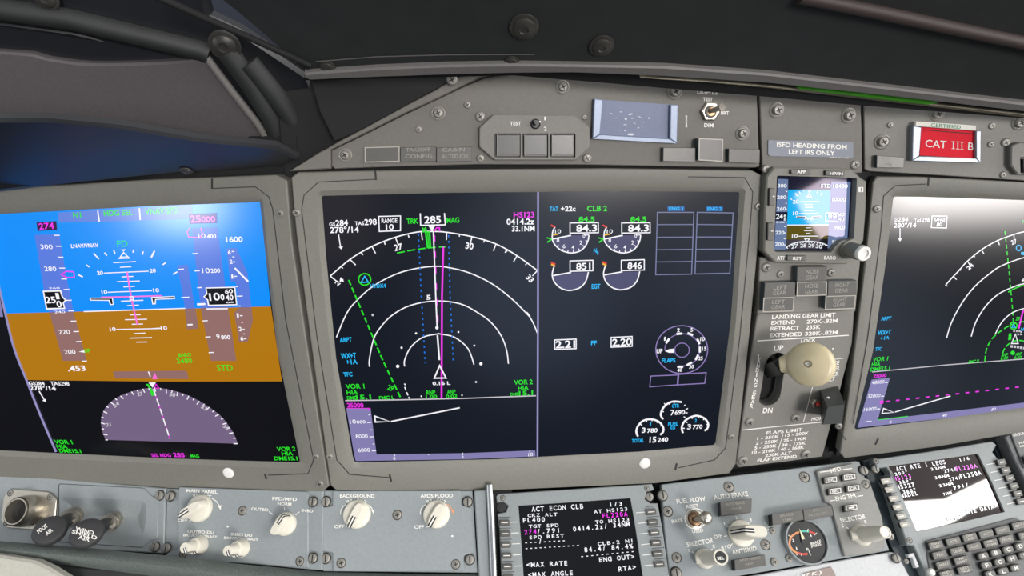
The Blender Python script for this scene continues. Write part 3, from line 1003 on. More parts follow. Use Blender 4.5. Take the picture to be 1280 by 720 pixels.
m = M(CEN); q = Ink(m, a6, SCR + 0.0002)
q.p(332, 192, 385, 190, 361, 238)
q.l(288, 208, 300, 222, 312, 208, 318, 236, 292, 238, w=1.6, mat='s_green', closed=True)
q.l(312, 240, 341, 240, 348, 350, 327, 355, w=2.0, mat='s_green', closed=True); q.l(327, 244, 337, 348, w=1.2, mat='s_green')
q.l(375, 238, 395, 208, 416, 208, 418, 236, w=1.6, mat='s_magenta')
q.ls((97, 398, 155, 387), (175, 382, 235, 372), (255, 370, 310, 362), (330, 360, 388, 355), (412, 352, 460, 352), w=1.5, mat='s_green')
q.l(445, 350, 435, 720, w=2.2, mat='s_magenta')
m.line([(552.5, 370), (552.2, 440), (551.9, 497.7)], 2.2, SCR + 0.0005, 's_magenta')
m.line([(541.7, 290), (543.3, 332), (544.7, 370), (546.4, 409)], 1.6, SCR + 0.00055, 's_white')
m.dashes([(543.2, 294), (545.8, 370), (547.5, 402)], 8, 12, 1.5, SCR + 0.0005, 's_magenta')
m.line([(546.8, 419), (549.2, 450)], 2.0, SCR + 0.00055, 's_white')
m.dashes([(523, 292.5), (526.7, 370), (531.5, 454)], 2.6, 4.4, 1.7, SCR + 0.0004, 's_blue')
m.dashes([(560.8, 294), (562.5, 370), (566.7, 452.5)], 2.6, 4.4, 1.7, SCR + 0.0004, 's_blue')
m.dashes([(435.8, 350), (478.3, 450), (501, 497.7)], 7, 3.2, 1.8, SCR + 0.0004, 's_green')
q = Ink(m, b1, SCR)
m.line(ellipse(b1(335, 115)[0], 7.6, 7.2, n=32), 1.5, SCR + 0.0004, 's_green', closed=True)
q.l(335, 92, 308, 138, 362, 136, w=1.4, mat='s_cyan', closed=True)
q.t('HYDX4', 377, 179, 495, 177, 29, 's_cyan')
q.d(877, 478, 12); q.d(720, 520, 8); q.d(612, 628, 8); q.d(395, 382, 9, 's_soft')
q = Ink(m, b3, SCR); q.d(318, 150, 7); q.d(437, 252, 7); q.d(487, 388, 12); q.d(450, 525, 7); q.d(40, 632, 6); q.d(345, 624, 6)
q = Ink(m, b2, SCR); q.d(370, 134, 10); q.d(393, 22, 6); q.ls((410, 238, 417, 246), (412, 258, 420, 278), (424, 290, 432, 308), (436, 318, 440, 328), w=1.4)
q = Ink(m, b2, SCR + 0.0003)
q.l(622, 130, 590, 205, 660, 204, w=1.7, closed=True); q.t('0.16 L', 580, 247, 687, 244, 20)
m.build('flight_plan_track', scr, 'magenta route line with green radio course')

m = M(CEN); q = Ink(m, b1, SCR)
q.t('ARPT', 150, 587, 240, 583, 33, 's_cyan'); q.t('WX+T', 160, 710, 273, 705, 38, 's_cyan')
q = Ink(m, b2, SCR)
q.t('+1A', 62, 122, 130, 120, 28, 's_cyan'); q.t('TFC', 46, 195, 100, 193, 24, 's_cyan'); q.t('VOR 1', 60, 269, 172, 266, 27, 's_green'); q.t('HIA', 65, 303, 132, 301, 26, 's_green')
q.t('DME', 68, 334, 122, 333, 20, 's_green'); q.t('15.1', 122, 333, 212, 330, 26, 's_green'); q.t('FMC L', 260, 334, 350, 330, 20, 's_green')
q.r('29', 306, 272, 338, 284, 30, 's_green')
m.build('mode_lettering', scr)
m = M(CEN); q = Ink(m, b2, SCR)
q.t('RNP', 543, 304, 597, 302, 24, 's_green'); q.t('1.00', 540, 326, 607, 324, 19, 's_green'); q.t('ANP', 667, 300, 718, 298, 24, 's_green'); q.t('0.02', 660, 325, 728, 322, 20, 's_green')
m.build('accuracy_lettering', scr)
m = M(CEN); q = Ink(m, b3, SCR)
q.t('VOR 2', 735, 545, 875, 540, 34, 's_green'); q.t('HIA', 765, 588, 845, 584, 33, 's_green'); q.t('DME', 708, 629, 770, 626, 22, 's_green'); q.t('15.1', 772, 627, 878, 622, 34, 's_green')
m.build('radio_lettering', scr)

m = M(CEN); q = Ink(m, b2, SCR)
m.line([(431.5, 500.8), (500, 499.8), (580, 498), (670, 494.7)], 1.3, SCR + 0.0003, 's_soft')
q.p(62, 385, 207, 385, 243, 662, 118, 702, 105, 640, mat='lavender')
m.poly([(444.6, 576.3), (470.6, 568), (580, 566.5), (669, 563), (669.5, 570.5), (580, 574)], SCR + 0.00021, 'lavender')
q = Ink(m, b2, SCR + 0.0001)
q.t('25000', 68, 380, 167, 380, 25, 's_magenta'); q.p(185, 384, 206, 384, 206, 394, 195, 394, mat='s_magenta'); q.p(68, 384, 206, 384, 206, 388, 68, 388, mat='s_magenta')
q.t('10', 85, 478, 121, 477, 24, bold=False); q.t('000', 125, 478, 178, 476, 19, bold=False); q.t('8000', 120, 566, 192, 563, 22, bold=False); q.t('6000', 135, 649, 205, 646, 22, bold=False)
q.ls((188, 472, 212, 470), (200, 558, 226, 556), (215, 641, 240, 640), (195, 425, 205, 425), (207, 515, 217, 515), (220, 600, 230, 600), (350, 660, 352, 673), (555, 660, 556, 666), w=1)
q.t('0', 345, 696, 358, 695, 18, bold=False)
q = Ink(m, k4, SCR + 0.0001); q.t('5', 145, 627, 153, 626, 14, bold=False); q.t('10', 430, 619, 450, 617, 14, bold=False); q.ls((148, 603, 149, 611), (436, 595, 437, 603), w=1)
q = Ink(m, b2, SCR + 0.0002); q.l(232, 433, 325, 466, 236, 468, w=1.7, closed=True); q.l(330, 465, 742, 383, w=1.6)
m.build('vertical_profile', scr)

m = M(CEN)
m.line([(672.6, 240), (672.4, 400), (671.8, 571)], 2.2, SCR + 0.0004, 'lav_line')
m.build('screen_divider', scr)


def engine_dial(dx, dy, n1):
    m = M(CEN)
    sh = lambda *a: b4(*[v + (dx if i % 2 == 0 else dy) for i, v in enumerate(a)])
    q = Ink(m, sh, SCR)
    if n1:
        rim = [62, 290, 75, 325, 100, 355, 135, 380, 200, 397, 262, 386, 305, 353, 330, 305, 337, 262]
        m.poly([*smooth_line(sh(*rim)), *sh(203, 265)], SCR + 0.0002, 'gauge_fill')
        m.line(smooth_line(sh(82, 205, 66, 235, *rim)), 1.5, SCR + 0.0003, 's_white')
        q.ls((110, 340, 98, 352), (143, 368, 135, 382), (180, 378, 178, 394), (220, 378, 222, 396), (258, 365, 268, 382), (290, 340, 304, 352), (312, 303, 328, 310), (300, 263, 337, 262), (72, 262, 62, 262), w=1.1)
        q.t('0', 291, 283, 309, 282, 30, bold=False); q.t('2', 267, 335, 285, 334, 30, bold=False); q.t('4', 207, 370, 227, 369, 30, bold=False); q.t('6', 140, 362, 160, 361, 30, bold=False)
        q.t('8', 95, 315, 115, 314, 28, bold=False); q.t('10', 83, 252, 127, 250, 30, bold=False)
        q.l(65, 293, 203, 265, w=1.6, up=0.0004)
        q.l(52, 188, 85, 204, w=2, mat='s_red'); q.l(66, 262, 104, 256, w=1.8, mat='s_amber', up=0.0004); q.l(20, 283, 58, 294, 24, 318, w=1.5, mat='s_green')
        q.l(195, 172, 407, 170, 408, 245, 195, 248, w=1.3, closed=True); q.t('84.3', 241, 238, 398, 234, 50)
        q.t('84.5', 260, 163, 380, 161, 36, 's_green')
        m.build('fan_speed_dial', scr)
    else:
        rim = [62, 565, 75, 610, 110, 650, 150, 671, 200, 678, 268, 658, 313, 610, 333, 540]
        m.poly([*smooth_line(sh(*rim)), *sh(203, 543)], SCR + 0.0002, 'gauge_fill')
        m.line(smooth_line(sh(75, 500, 66, 530, *rim)), 1.5, SCR + 0.0003, 's_white')
        q.l(68, 567, 203, 543, w=1.6, up=0.0004)
        q.l(52, 468, 85, 482, w=2, mat='s_red'); q.l(54, 482, 84, 497, w=2, mat='s_amber')
        q.l(195, 457, 367, 452, 367, 530, 195, 535, w=1.3, closed=True); q.t('851' if dx == 0 else '846', 241, 523, 349, 519, 48)
        m.build('exhaust_heat_dial', scr)


engine_dial(0, 0, True); engine_dial(388, 0, True); engine_dial(0, 0, False); engine_dial(385, -5, False)

m = M(CEN); q = Ink(m, b4, SCR)
q.t('TAT', 42, 83, 107, 82, 32, 's_cyan'); q.t('+22c', 126, 84, 237, 83, 36); q.t('CLB 2', 323, 83, 473, 82, 38, 's_green')
m.build('temperature_lettering', scr)
m = M(CEN); q = Ink(m, b4, SCR)
q.t('N', 372, 397, 395, 396, 34, 's_cyan'); q.t('1', 398, 410, 408, 409, 26, 's_cyan'); q.t('EGT', 357, 665, 422, 663, 33, 's_cyan')
m.build('caption_lettering', scr)
m = M(CEN); q = Ink(m, g3, SCR)
q.l(80, 120, 172, 116, 172, 157, 80, 160, w=1.3, closed=True); q.t('2.21', 84, 155, 168, 152, 30); q.t('FF', 236, 142, 260, 141, 18, 's_cyan')
m.build('fuel_flow_readout', scr)
m = M(CEN); q = Ink(m, g3, SCR)
q.l(322, 109, 412, 105, 412, 147, 322, 151, w=1.3, closed=True); q.t('2.20', 326, 146, 409, 142, 30)
m.build('fuel_flow_readout', scr)

m = M(CEN); q = Ink(m, g2, SCR)
for L_, R_ in (((92, 150, 83, 480), (285, 150, 273, 477)), ((303, 150, 291, 476), (493, 153, 475, 472))):
    q.l(L_[0], L_[1], R_[0], R_[1], R_[2], R_[3], L_[2], L_[3], w=1.1, mat='grid_line', closed=True)
    for t_ in (0.197, 0.4, 0.6, 0.795):
        q.l(L_[0] + (L_[2] - L_[0]) * t_, L_[1] + (L_[3] - L_[1]) * t_, R_[0] + (R_[2] - R_[0]) * t_, R_[1] + (R_[3] - R_[1]) * t_, w=1.0, mat='grid_line')
for x, y, tx in ((145, 117, 'ENG 1'), (349, 118, 'ENG 2')):
    q.p(x, y, x + 90, y, x + 90, y + 26, x, y + 26, mat='eng_blue'); Ink(m, g2, SCR + 0.0002).t(tx, x + 8, y + 22, x + 83, y + 22, 17, 's_cyan')
m.build('engine_table', scr)

m = M(CEN); q = Ink(m, b5, SCR)
m.line(ellipse(b5(495, 288)[0], 32.4, 29.9, n=56), 1.2, SCR + 0.0003, 'flap_line', closed=True)
m.line(ellipse(b5(500, 290)[0], 21.9, 20.2, 180, -100, n=40), 1.0, SCR + 0.0003, 'flap_line')
m.line(ellipse(b5(497, 293)[0], 9.1, 8.9, n=28), 1.0, SCR + 0.0003, 'flap_line', closed=True)
for cx, cy, an in ((375, 213, 55), (475, 152, 5), (568, 155, -22), (638, 218, -65), (650, 288, 90), (625, 355, 62), (560, 410, 28), (482, 436, 0)):
    ca, sa = math.cos(math.radians(an)), math.sin(math.radians(an)); L_, W_ = 25, 9
    q.p(*[v for dx, dy in ((-L_, -W_), (L_, -W_), (L_, W_), (-L_, W_)) for v in (cx + dx * ca + dy * sa, cy - dx * sa + dy * ca)], up=0.0004)
q.t('1', 343, 212, 355, 211, 32); q.t('2', 454, 138, 478, 137, 32); q.t('5', 569, 135, 591, 134, 32); q.t('10', 652, 215, 691, 213, 32); q.t('15', 667, 298, 706, 296, 32)
q.t('25', 636, 379, 674, 377, 30); q.t('30', 557, 451, 597, 448, 30); q.t('40', 456, 480, 497, 477, 30); q.t('UP', 278, 320, 330, 318, 36)
q.p(350, 300, 385, 285, 430, 280, 430, 315, 385, 315, up=0.0004); q.t('FLAPS', 323, 400, 440, 396, 34, 's_cyan')
q.l(230, 515, 463, 505, 457, 590, 220, 607, w=1.1, mat='flap_line', closed=True); q.l(470, 500, 705, 485, 692, 577, 462, 590, w=1.1, mat='flap_line', closed=True)
m.build('flap_dial', scr)

m = M(CEN); q = Ink(m, b6, SCR)
for pts in ((335, 303, 315, 265, 330, 215, 365, 175, 420, 150, 497, 155), (120, 450, 105, 410, 120, 360, 165, 315, 235, 302, 300, 325, 335, 370, 335, 410, 310, 435), (505, 420, 495, 375, 515, 325, 560, 290, 625, 272, 690, 295, 722, 340, 715, 380, 690, 400)):
    m.line(smooth_line(b6(*pts)), 2.3, SCR + 0.0003, 's_white')
q.ls((515, 190, 525, 178), (530, 218, 548, 210), (525, 247, 545, 247), (512, 280, 525, 288), (345, 165, 358, 182), (325, 235, 342, 238), (385, 160, 392, 176), (430, 150, 430, 166), (120, 412, 106, 412), (140, 345, 155, 356),
     (190, 312, 196, 326), (240, 304, 240, 318), (290, 322, 284, 334), (322, 352, 312, 362), (520, 380, 500, 380), (530, 322, 542, 332), (580, 284, 586, 298), (640, 276, 638, 290), (688, 296, 680, 308), (722, 345, 706, 350), w=1.2)
q.t('CTR', 410, 203, 472, 200, 30, 's_cyan'); q.t('7', 398, 268, 430, 266, 44); q.t('690', 433, 264, 521, 259, 36)
q.t('1', 221, 357, 231, 356, 27, 's_cyan'); q.t('3', 151, 418, 182, 416, 42); q.t('780', 198, 418, 286, 413, 34); q.t('2', 606, 328, 622, 327, 27, 's_cyan'); q.t('3', 541, 388, 573, 386, 42); q.t('770', 588, 386, 671, 382, 34)
q.t('FUEL', 377, 358, 465, 354, 29, 's_cyan'); q.t('KG', 393, 390, 437, 386, 25, 's_cyan'); q.t('TOTAL', 66, 502, 170, 498, 29, 's_cyan'); q.t('15', 217, 503, 274, 500, 48); q.t('240', 286, 498, 377, 493, 36)
m.build('fuel_dial', scr)

# --- right display
du = thing('display_unit', 'wide cockpit screen with map rings and pale reflection, cut by frame', 'cockpit display', RIG, (1190, 570), group='large display units')
outer = [(1091, 228), (1096, 220.5), (1150, 221), (1290, 228), (1400, 238), (1400, 520), (1290, 538.5), (1170, 559), (1056, 573), (1050, 566), (1064, 470), (1080, 340)]
edge = [(1108, 243), (1114, 236), (1150, 236), (1290, 244), (1400, 254), (1400, 494), (1290, 516), (1170, 537), (1064, 552), (1057, 546), (1080, 440), (1096, 330)]
lip = [(1116.5, 248), (1118.5, 245.8), (1150, 246), (1290, 250.5), (1400, 261), (1400, 486), (1290, 508), (1170, 524.5), (1070, 536.8), (1068, 534.5), (1091, 440), (1107, 330)]
bezel(du, RIG, outer, edge, lip, [[(1158, 230), (1119, 232), (1104.5, 245), (1101, 290), (1085, 420), (1066, 530)], [(1056, 500), (1051, 540), (1057, 550)]],
      [[(1161, 221.5), (1160, 232)], [(1098, 548), (1094, 556)]], None)
hardware(du, RIG, 'screw', [((1096, 261), 5), ((1048.5, 532.3), 4.2)])
m = M(RIG, 'scr_right')
m.poly([(1114.5, 248), (1118.5, 243.8), (1150, 244), (1290, 248.5), (1400, 259), (1400, 488), (1290, 510), (1170, 526.5), (1070, 538.8), (1066, 535), (1089, 440), (1105, 330)], SCR)
scr = m.build('screen', du)
m = M(RIG); H = SCR + 0.0003
m.line(smooth_line([(1181.8, 356.8), (1187.5, 350), (1200, 336.7), (1209, 326.7), (1227.5, 311.7), (1246.7, 300.8), (1266.7, 293.3), (1280, 289.7), (1310, 285), (1350, 286)]), 1.3, H, 's_white')
m.line(smooth_line([(1183.3, 422.6), (1189, 404), (1201, 381), (1218, 358.5), (1239.7, 340), (1253, 331.7), (1280, 322), (1310, 318), (1350, 320)]), 1.3, H, 's_white')
m.line(smooth_line([(1214, 420.7), (1220, 402), (1232, 382.8), (1247.5, 368), (1265, 359.4), (1280, 354.6), (1310, 350), (1340, 353)]), 1.3, H, 's_white')
m.line(smooth_line([(1244, 417.8), (1251.4, 404), (1263, 392.5), (1280, 385.7), (1305, 384)]), 1.2, H, 's_white')
q = Ink(m, r1, SCR)
q.ls((525, 540, 543, 558), (600, 468, 610, 488), (668, 410, 680, 430), (750, 362, 757, 385), (830, 335, 830, 355), (557, 505, 563, 513), (628, 437, 634, 446), (708, 383, 713, 392), (487, 587, 497, 590))
q.r('24', 603, 512, 630, 490, 19); q.r('27', 820, 384, 846, 376, 22)
q.t('GS', 229, 268, 246, 268, 14); q.t('284', 248, 268, 300, 267, 20); q.t('TAS', 330, 269, 365, 269, 15); q.t('298', 367, 269, 410, 268, 20); q.t('280°/14', 228, 298, 340, 296, 22)
q.l(420, 240, 495, 241, 492, 300, 416, 298, w=1.1, closed=True); q.t('RANGE', 430, 266, 485, 266, 15); q.t('80', 441, 292, 470, 291, 19)
q.l(260, 300, 260, 356, w=1.1); q.p(260, 368, 250, 352, 270, 352); q.t('T', 868, 278, 876, 278, 15, 's_green')
q = Ink(m, c5, SCR); q.t('40', 600, 66, 628, 62, 24)
m.build('compass_rose', scr, 'white heading arc with range rings')
m = M(RIG); q = Ink(m, c5, SCR)
m.dashes([(1256, 289), (1261, 335), (1266, 390), (1266.6, 402)], 5, 3.4, 1.3, H, 's_green')
m.dashes(smooth_line([(1231, 451.8), (1233, 437), (1240.7, 422.6), (1255, 411), (1267, 405), (1280, 402), (1300, 401)]), 7, 3, 1.4, H, 's_green')
m.dashes(smooth_line([(1251.4, 451), (1255, 437), (1263, 428.5), (1272.8, 425.5), (1284, 428), (1292, 436)]), 7, 2.4, 1.4, H, 's_green')
m.line(smooth_line(c5(515, 130, 560, 105, 617, 85, 680, 78)), 1.3, H, 's_green')
m.line(ellipse(c5(550, 345)[0], 4.3, 4.3, n=24), 1.4, H, 's_green', closed=True); q.l(550, 332, 540, 356, 562, 356, w=1, mat='s_cyan', closed=True)
q.l(612, 245, 583, 365, w=2.0, mat='s_magenta'); q.l(562, 400, 580, 460, 537, 460, w=1.3, closed=True)
m.dashes(c5(548, 380, 600, 380, 600, 400, 550, 402), 2, 1.4, 2.2, H, 's_soft'); m.dashes(c5(530, 478, 575, 482, 617, 490), 3, 1, 3, H, 's_soft')
q.t('RNP', 475, 545, 510, 541, 20, 's_green'); q.t('1.00', 470, 565, 512, 560, 18, 's_green'); q.t('ANP', 560, 540, 600, 535, 20, 's_green'); q.t('0.02', 550, 562, 600, 556, 18, 's_green'); q.t('FMC R', 258, 590, 328, 582, 20, 's_green')
q.p(520, 395, 537, 395, 535, 435, 515, 437, mat='s_green'); q.t('29', 562, 312, 588, 310, 22, 's_green'); q.t('NI', 595, 378, 620, 376, 20, 's_cyan'); q.d(545, 520, 14, 's_green')
m.line(ellipse(c4(680, 480)[0], 3, 3.4, n=20), 1.2, H, 's_cyan', closed=True); Ink(m, c4, SCR).p(697, 510, 730, 508, 730, 534, 700, 532, mat='s_cyan')
m.build('flight_plan_track', scr, 'green dashed course and rings')
m = M(RIG); q = Ink(m, r2, SCR)
q.t('ARPT', 165, 83, 215, 80, 18, 's_cyan'); q.t('WX+T', 148, 155, 213, 150, 21, 's_cyan'); q.t('+1A', 160, 180, 205, 176, 17, 's_cyan'); q.t('TFC', 135, 235, 168, 232, 17, 's_cyan')
q.t('VOR 1', 122, 288, 198, 282, 20, 's_green'); q.t('HIA', 117, 312, 160, 308, 18, 's_green'); q.t('DME15.1', 110, 337, 207, 328, 18, 's_green')
q.l(120, 340, 500, 304, 880, 275, w=1.1, mat='s_soft'); q.t('25000', 125, 370, 190, 364, 17, 's_magenta')
q.p(118, 378, 210, 368, 148, 580, 48, 618, mat='lavender'); m.poly([*r2(48, 618.5, 148, 580, 500, 538, 880, 493), (1330, 491), (1330, 498.5), *r2(880, 520, 500, 570)], SCR + 0.00021, 'lavender')
q = Ink(m, r2, SCR + 0.0001)
q.t('48000', 118, 402, 180, 397, 17, bold=False); q.t('32000', 97, 470, 160, 465, 17, bold=False); q.t('16000', 78, 537, 140, 531, 17, bold=False)
q.ls((185, 394, 200, 392), (165, 462, 180, 460), (145, 526, 160, 524), (92, 588, 118, 587), (188, 428, 192, 428), (148, 560, 152, 560), w=1)
m.dashes(r2(190, 488, 500, 454, 880, 412), 4.5, 8, 1.6, H, 's_magenta'); q.p(160, 484, 178, 482, 176, 498, 158, 500, mat='s_magenta')
q.l(178, 522, 230, 542, 170, 547, w=1.3, closed=True); q.l(235, 540, 513, 460, w=1.3); q.l(148, 579, 300, 561, w=0.9, mat='s_green')
q.t('0', 206, 598, 216, 597, 14, bold=False); q.t('40', 470, 565, 492, 562, 14, bold=False); q.t('80', 715, 535, 736, 532, 14, bold=False)
m.build('vertical_profile', scr)

# ------------------------------------------------------------------ upper panels
def lamp(root, F_, face, h, name='indicator_light', label=None, edge=False, lines=(), mat='lamp_face', side='lamp_side', ink='lamp_text', bold=False):
    """a raised caption lamp: box whose front face shows the outline"""
    m = M(F_, mat)
    m.plate(face, h, 0.0, mat, 0.0003, side=side)
    if edge: m.line([face[i] for i in range(4)], 1.1, h + 0.0001, 'lamp_edge', closed=True)
    for (tx, a, b, cap) in lines: m.text(tx, a, b, cap, h + 0.00015, ink, bold)
    return m.build(name, root, label)


up = thing('annunciator_panel', 'grey upper panel with three square push buttons and toggle switches', 'instrument panel', CEN, (660, 206), group='upper grey panels')
m = M(CEN, 'upper_grey')
m.plate([(414.5, 188), (454, 169), (508, 142), (553, 121), (580, 108), (607, 97), (634, 92), (688, 92), (760, 96), (838, 106), (946, 115), (947.5, 150), (949.5, 208), (944, 209.5), (840, 208), (730, 206), (600, 205.5), (500, 208), (418, 211), (414.5, 207)], 0.0, -0.008)
m.build('face_plate', up)
hardware(up, CEN, 'washer_screw', [(e1(175, 575)[0], 8.6), (e1(818, 285)[0], 9), (e2(683, 105)[0], 8.6), (e3(630, 82)[0], 9.5), (e3(1100, 372)[0], 9)])
hardware(up, CEN, 'screw', [(e1(1020, 228)[0], 4.4), (e1(683, 397)[0], 4.4), (e2(835, 313)[0], 3.6)])
# disengage light module
oct_ = rounded(e2(205, 292, 765, 298, 873, 385, 873, 520, 775, 612, 212, 612, 105, 520, 105, 385), 1.5, 2)
wells = [rounded(e2(x, 425, x + w, 425, x + w, 592, x, 592), 1.2, 2) for x, w in ((210, 182), (403, 180), (594, 178))]
m = M(CEN, 'panel_grey')
m.plate(oct_, 0.004, 0.0, 'panel_grey', 0.0008, holes=wells)
for wl_ in wells: m.poly(wl_, 0.0006, 'button_dark')
m.text('TEST', *e2(318, 368, 395, 368), 24 / 5.54, 0.0041, 'white_ink'); m.text('1', *e2(556, 334, 567, 334), 24 / 5.54, 0.0041, 'white_ink'); m.text('2', *e2(553, 406, 574, 406), 26 / 5.54, 0.0041, 'white_ink')
mod = m.build('disengage_module', up)
for x0, x1 in ((228, 385), (418, 574), (608, 758)):
    m = M(CEN, 'button_face')
    m.plate(rounded(e2(x0, 434, x1, 434, x1, 577, x0, 577), 0.8, 2), 0.0032, 0.0008, 'button_face', 0.0005, side='button_dark')
    m.line(e2(x0 + 2, 434, x0 + 2, 577, x1 - 2, 577, x1 - 2, 434), 0.7, 0.0033, 'lamp_text')
    m.build('push_button', mod)
m = M(CEN, 'black_plastic')
m.lathe(e2(490, 360)[0], [(6.2, 0.004), (6.0, 0.0055), (5.0, 0.006), (4.6, 0.005)], 24)
m.tube([CEN.P(*e2(490, 360)[0], 0.004), CEN.P(*e2(505, 350)[0], 0.012)], 0.0012, 'black_plastic', r2=0.0018)
m.lathe(e2(512, 346)[0], [(1.2, 0.0118), (1.0, 0.0122)], 10, mat='white_plastic')
m.build('toggle_switch', mod)
hardware(up, CEN, 'screw', [(e2(112, 310)[0], 6.4), (e2(115, 597)[0], 5.4), (e2(852, 597)[0], 6)])
for x0, x1, ln in ((312, 548, ('A.T. LIM', '')), (556, 803, ('TAKEOFF', 'CONFIG')), (807, 1052, ('CABIN', 'ALTITUDE'))):
    L2 = []
    if x0 != 312:
        L2 = [(ln[0], *e1(x0 + 40, 552, x1 - 40 + (0 if x0 == 556 else -10), 549), 26 / 5.54), (ln[1], *e1(x0 + 35, 598, x1 - 25, 595), 26 / 5.54)]
    lamp(up, CEN, e1(x0, 524, x1, 518, x1, 618, x0, 624), 0.0022, edge=(x0 == 312), lines=L2)
# lamps at the right end
lamp(up, CEN, e3(552, 470, 778, 472, 776, 570, 550, 566), 0.0045)
lamp(up, CEN, e3(802, 408, 965, 415, 962, 565, 800, 556), 0.0085, edge=True, label='square caption lamp standing proud of the panel')
lamp(up, CEN, e3(1008, 478, 1224, 484, 1222, 580, 1006, 574), 0.0045)
m = M(CEN); hl = 0.00015
m.text('LIGHTS', *e3(788, 96, 928, 102), 28 / 5.565, hl, 'white_ink'); m.text('TEST', *e3(828, 145, 895, 148), 24 / 5.565, hl, 'white_ink')
m.text('BRT', *e3(953, 240, 1008, 242), 24 / 5.565, hl, 'white_ink'); m.text('DIM', *e3(836, 327, 900, 329), 26 / 5.565, hl, 'white_ink')
m.text('SMOKE', *e3(718, 330, 718, 246), 12 / 5.565, hl, 'white_ink', slant=(-1, 0))
m.build('lettering', up)
m = M(CEN, 'bare_metal'); pc = e3(872, 220)[0]
k_ = CEN.mpp(pc)
hexa = [(12.2, 0.0), (12.2, 0.0022), (10.5, 0.003), (8.2, 0.003)]
m.lathe(pc, hexa, 6, mats=['bare_metal'] * 4)
m.lathe(pc, [(7.6, 0.003), (7.6, 0.0048), (5.6, 0.0052), (5.2, 0.0036)], 24, mat='bare_metal')
m.lathe(pc, [(5.2, 0.0037), (2, 0.0037)], 16, mat='brass')
tp = CEN.height(pc, e3(962, 188)[0])
b0 = CEN.P(*pc, 0.003); t0 = CEN.P(*e3(962, 188)[0], 0.018)
m.tube([b0, b0.lerp(t0, 0.5), b0.lerp(t0, 0.85), t0], 0.0016, 'bare_metal', r2=0.0028)
m.build('toggle_switch', up, 'bare metal bat handle toggle in hexagon nut')
o = up

up = thing('blank_panel', 'plain grey panel with slate heading placard above the small square display', 'instrument panel', CEN, (1012, 214), group='upper grey panels')
m = M(CEN, 'upper_grey')
m.plate(rounded([(949.5, 116), (1076, 128), (1077.3, 160), (1078.2, 216), (1060, 217), (953, 214)], 2, 2), 0.0, -0.008)
m.build('face_plate', up)
hardware(up, CEN, 'washer_screw', [(e4(200, 182)[0], 9.5), (e4(787, 226)[0], 9.5)])
hardware(up, CEN, 'screw', [(e4(840, 628)[0], 6)])
m = M(CEN, 'placard_slate')
m.plate(rounded(e4(132, 425, 830, 440, 830, 572, 150, 560, 132, 545), 1.2, 2), 0.0008, 0.0, 'placard_slate', 0.0002)
m.text('ISFD HEADING FROM', *e4(203, 480, 775, 502), 36 / 6.547, 0.0009, 'white_ink'); m.text('LEFT IRS ONLY', *e4(300, 538, 678, 552), 36 / 6.547, 0.0009, 'white_ink')
m.text('BAC 27 KZ', *e4(636, 572, 795, 578), 9 / 6.547, 0.0009, 'white_ink', bold=False)
m.build('placard', up, 'slate placard with white lettering')

up = thing('annunciator_panel', 'light grey upper panel carrying the framed red card, right of the slate placard', 'instrument panel', RIG, (1180, 222), group='upper grey panels')
m = M(RIG, 'panel_grey')
m.plate([(1079.5, 126), (1180, 133), (1285, 142), (1400, 154), (1400, 238), (1285, 226), (1180, 219.5), (1086, 214), (1080.5, 211)], 0.0, -0.008)
m.build('face_plate', up)
hardware(up, RIG, 'washer_screw', [(e5(180, 318)[0], 9.5), (e5(560, 128)[0], 8.5), (e5(1130, 188)[0], 9)])
hardware(up, RIG, 'screw', [(e5(235, 200)[0], 3.8), (e5(940, 207)[0], 4.2), (e5(933, 335)[0], 4.2), (e5(1035, 322)[0], 5.6), (e5(1018, 545)[0], 4.2)])
lamp(up, RIG, e5(145, 410, 335, 425, 330, 498, 143, 496), 0.0045, edge=False, lines=[('RTP', *e5(185, 443, 240, 447), 4), ('FDIM', *e5(187, 480, 250, 484), 4)])
o8 = e5(1075, 345, 1135, 320, 1300, 325, 1300, 550, 1120, 545, 1072, 480)
m = M(RIG, 'panel_grey')
well = rounded(e5(1135, 420, 1290, 425, 1290, 540, 1138, 535), 1, 2)
m.plate(o8, 0.005, 0.0, 'panel_grey', 0.0008, holes=[well], side='trim_grey')
m.poly(well, 0.0006, 'button_dark')
mod = m.build('disengage_module', up)
m = M(RIG, 'button_face'); m.plate(rounded(e5(1160, 435, 1280, 440, 1280, 535, 1162, 532), 1, 2), 0.0045, 0.0008, 'button_face', 0.0005, side='button_dark'); m.build('push_button', mod)

# placard holders and the red card
def holder(label, F_, out, inn, hgt, mat, group):
    hd = thing('placard_holder', label, 'frame', F_, out[0], group=group)
    m = M(F_, mat)
    # three raised rails: left, bottom, right (open at the top)
    for a, b, c, d in ((out[0], out[3], inn[3], inn[0]), (out[3], out[2], inn[2], inn[3]), (out[2], out[1], inn[1], inn[2])):
        m.plate([a, b, c, d], hgt, 0.0, mat, 0.0006)
    m.build('rail', hd)
    return hd


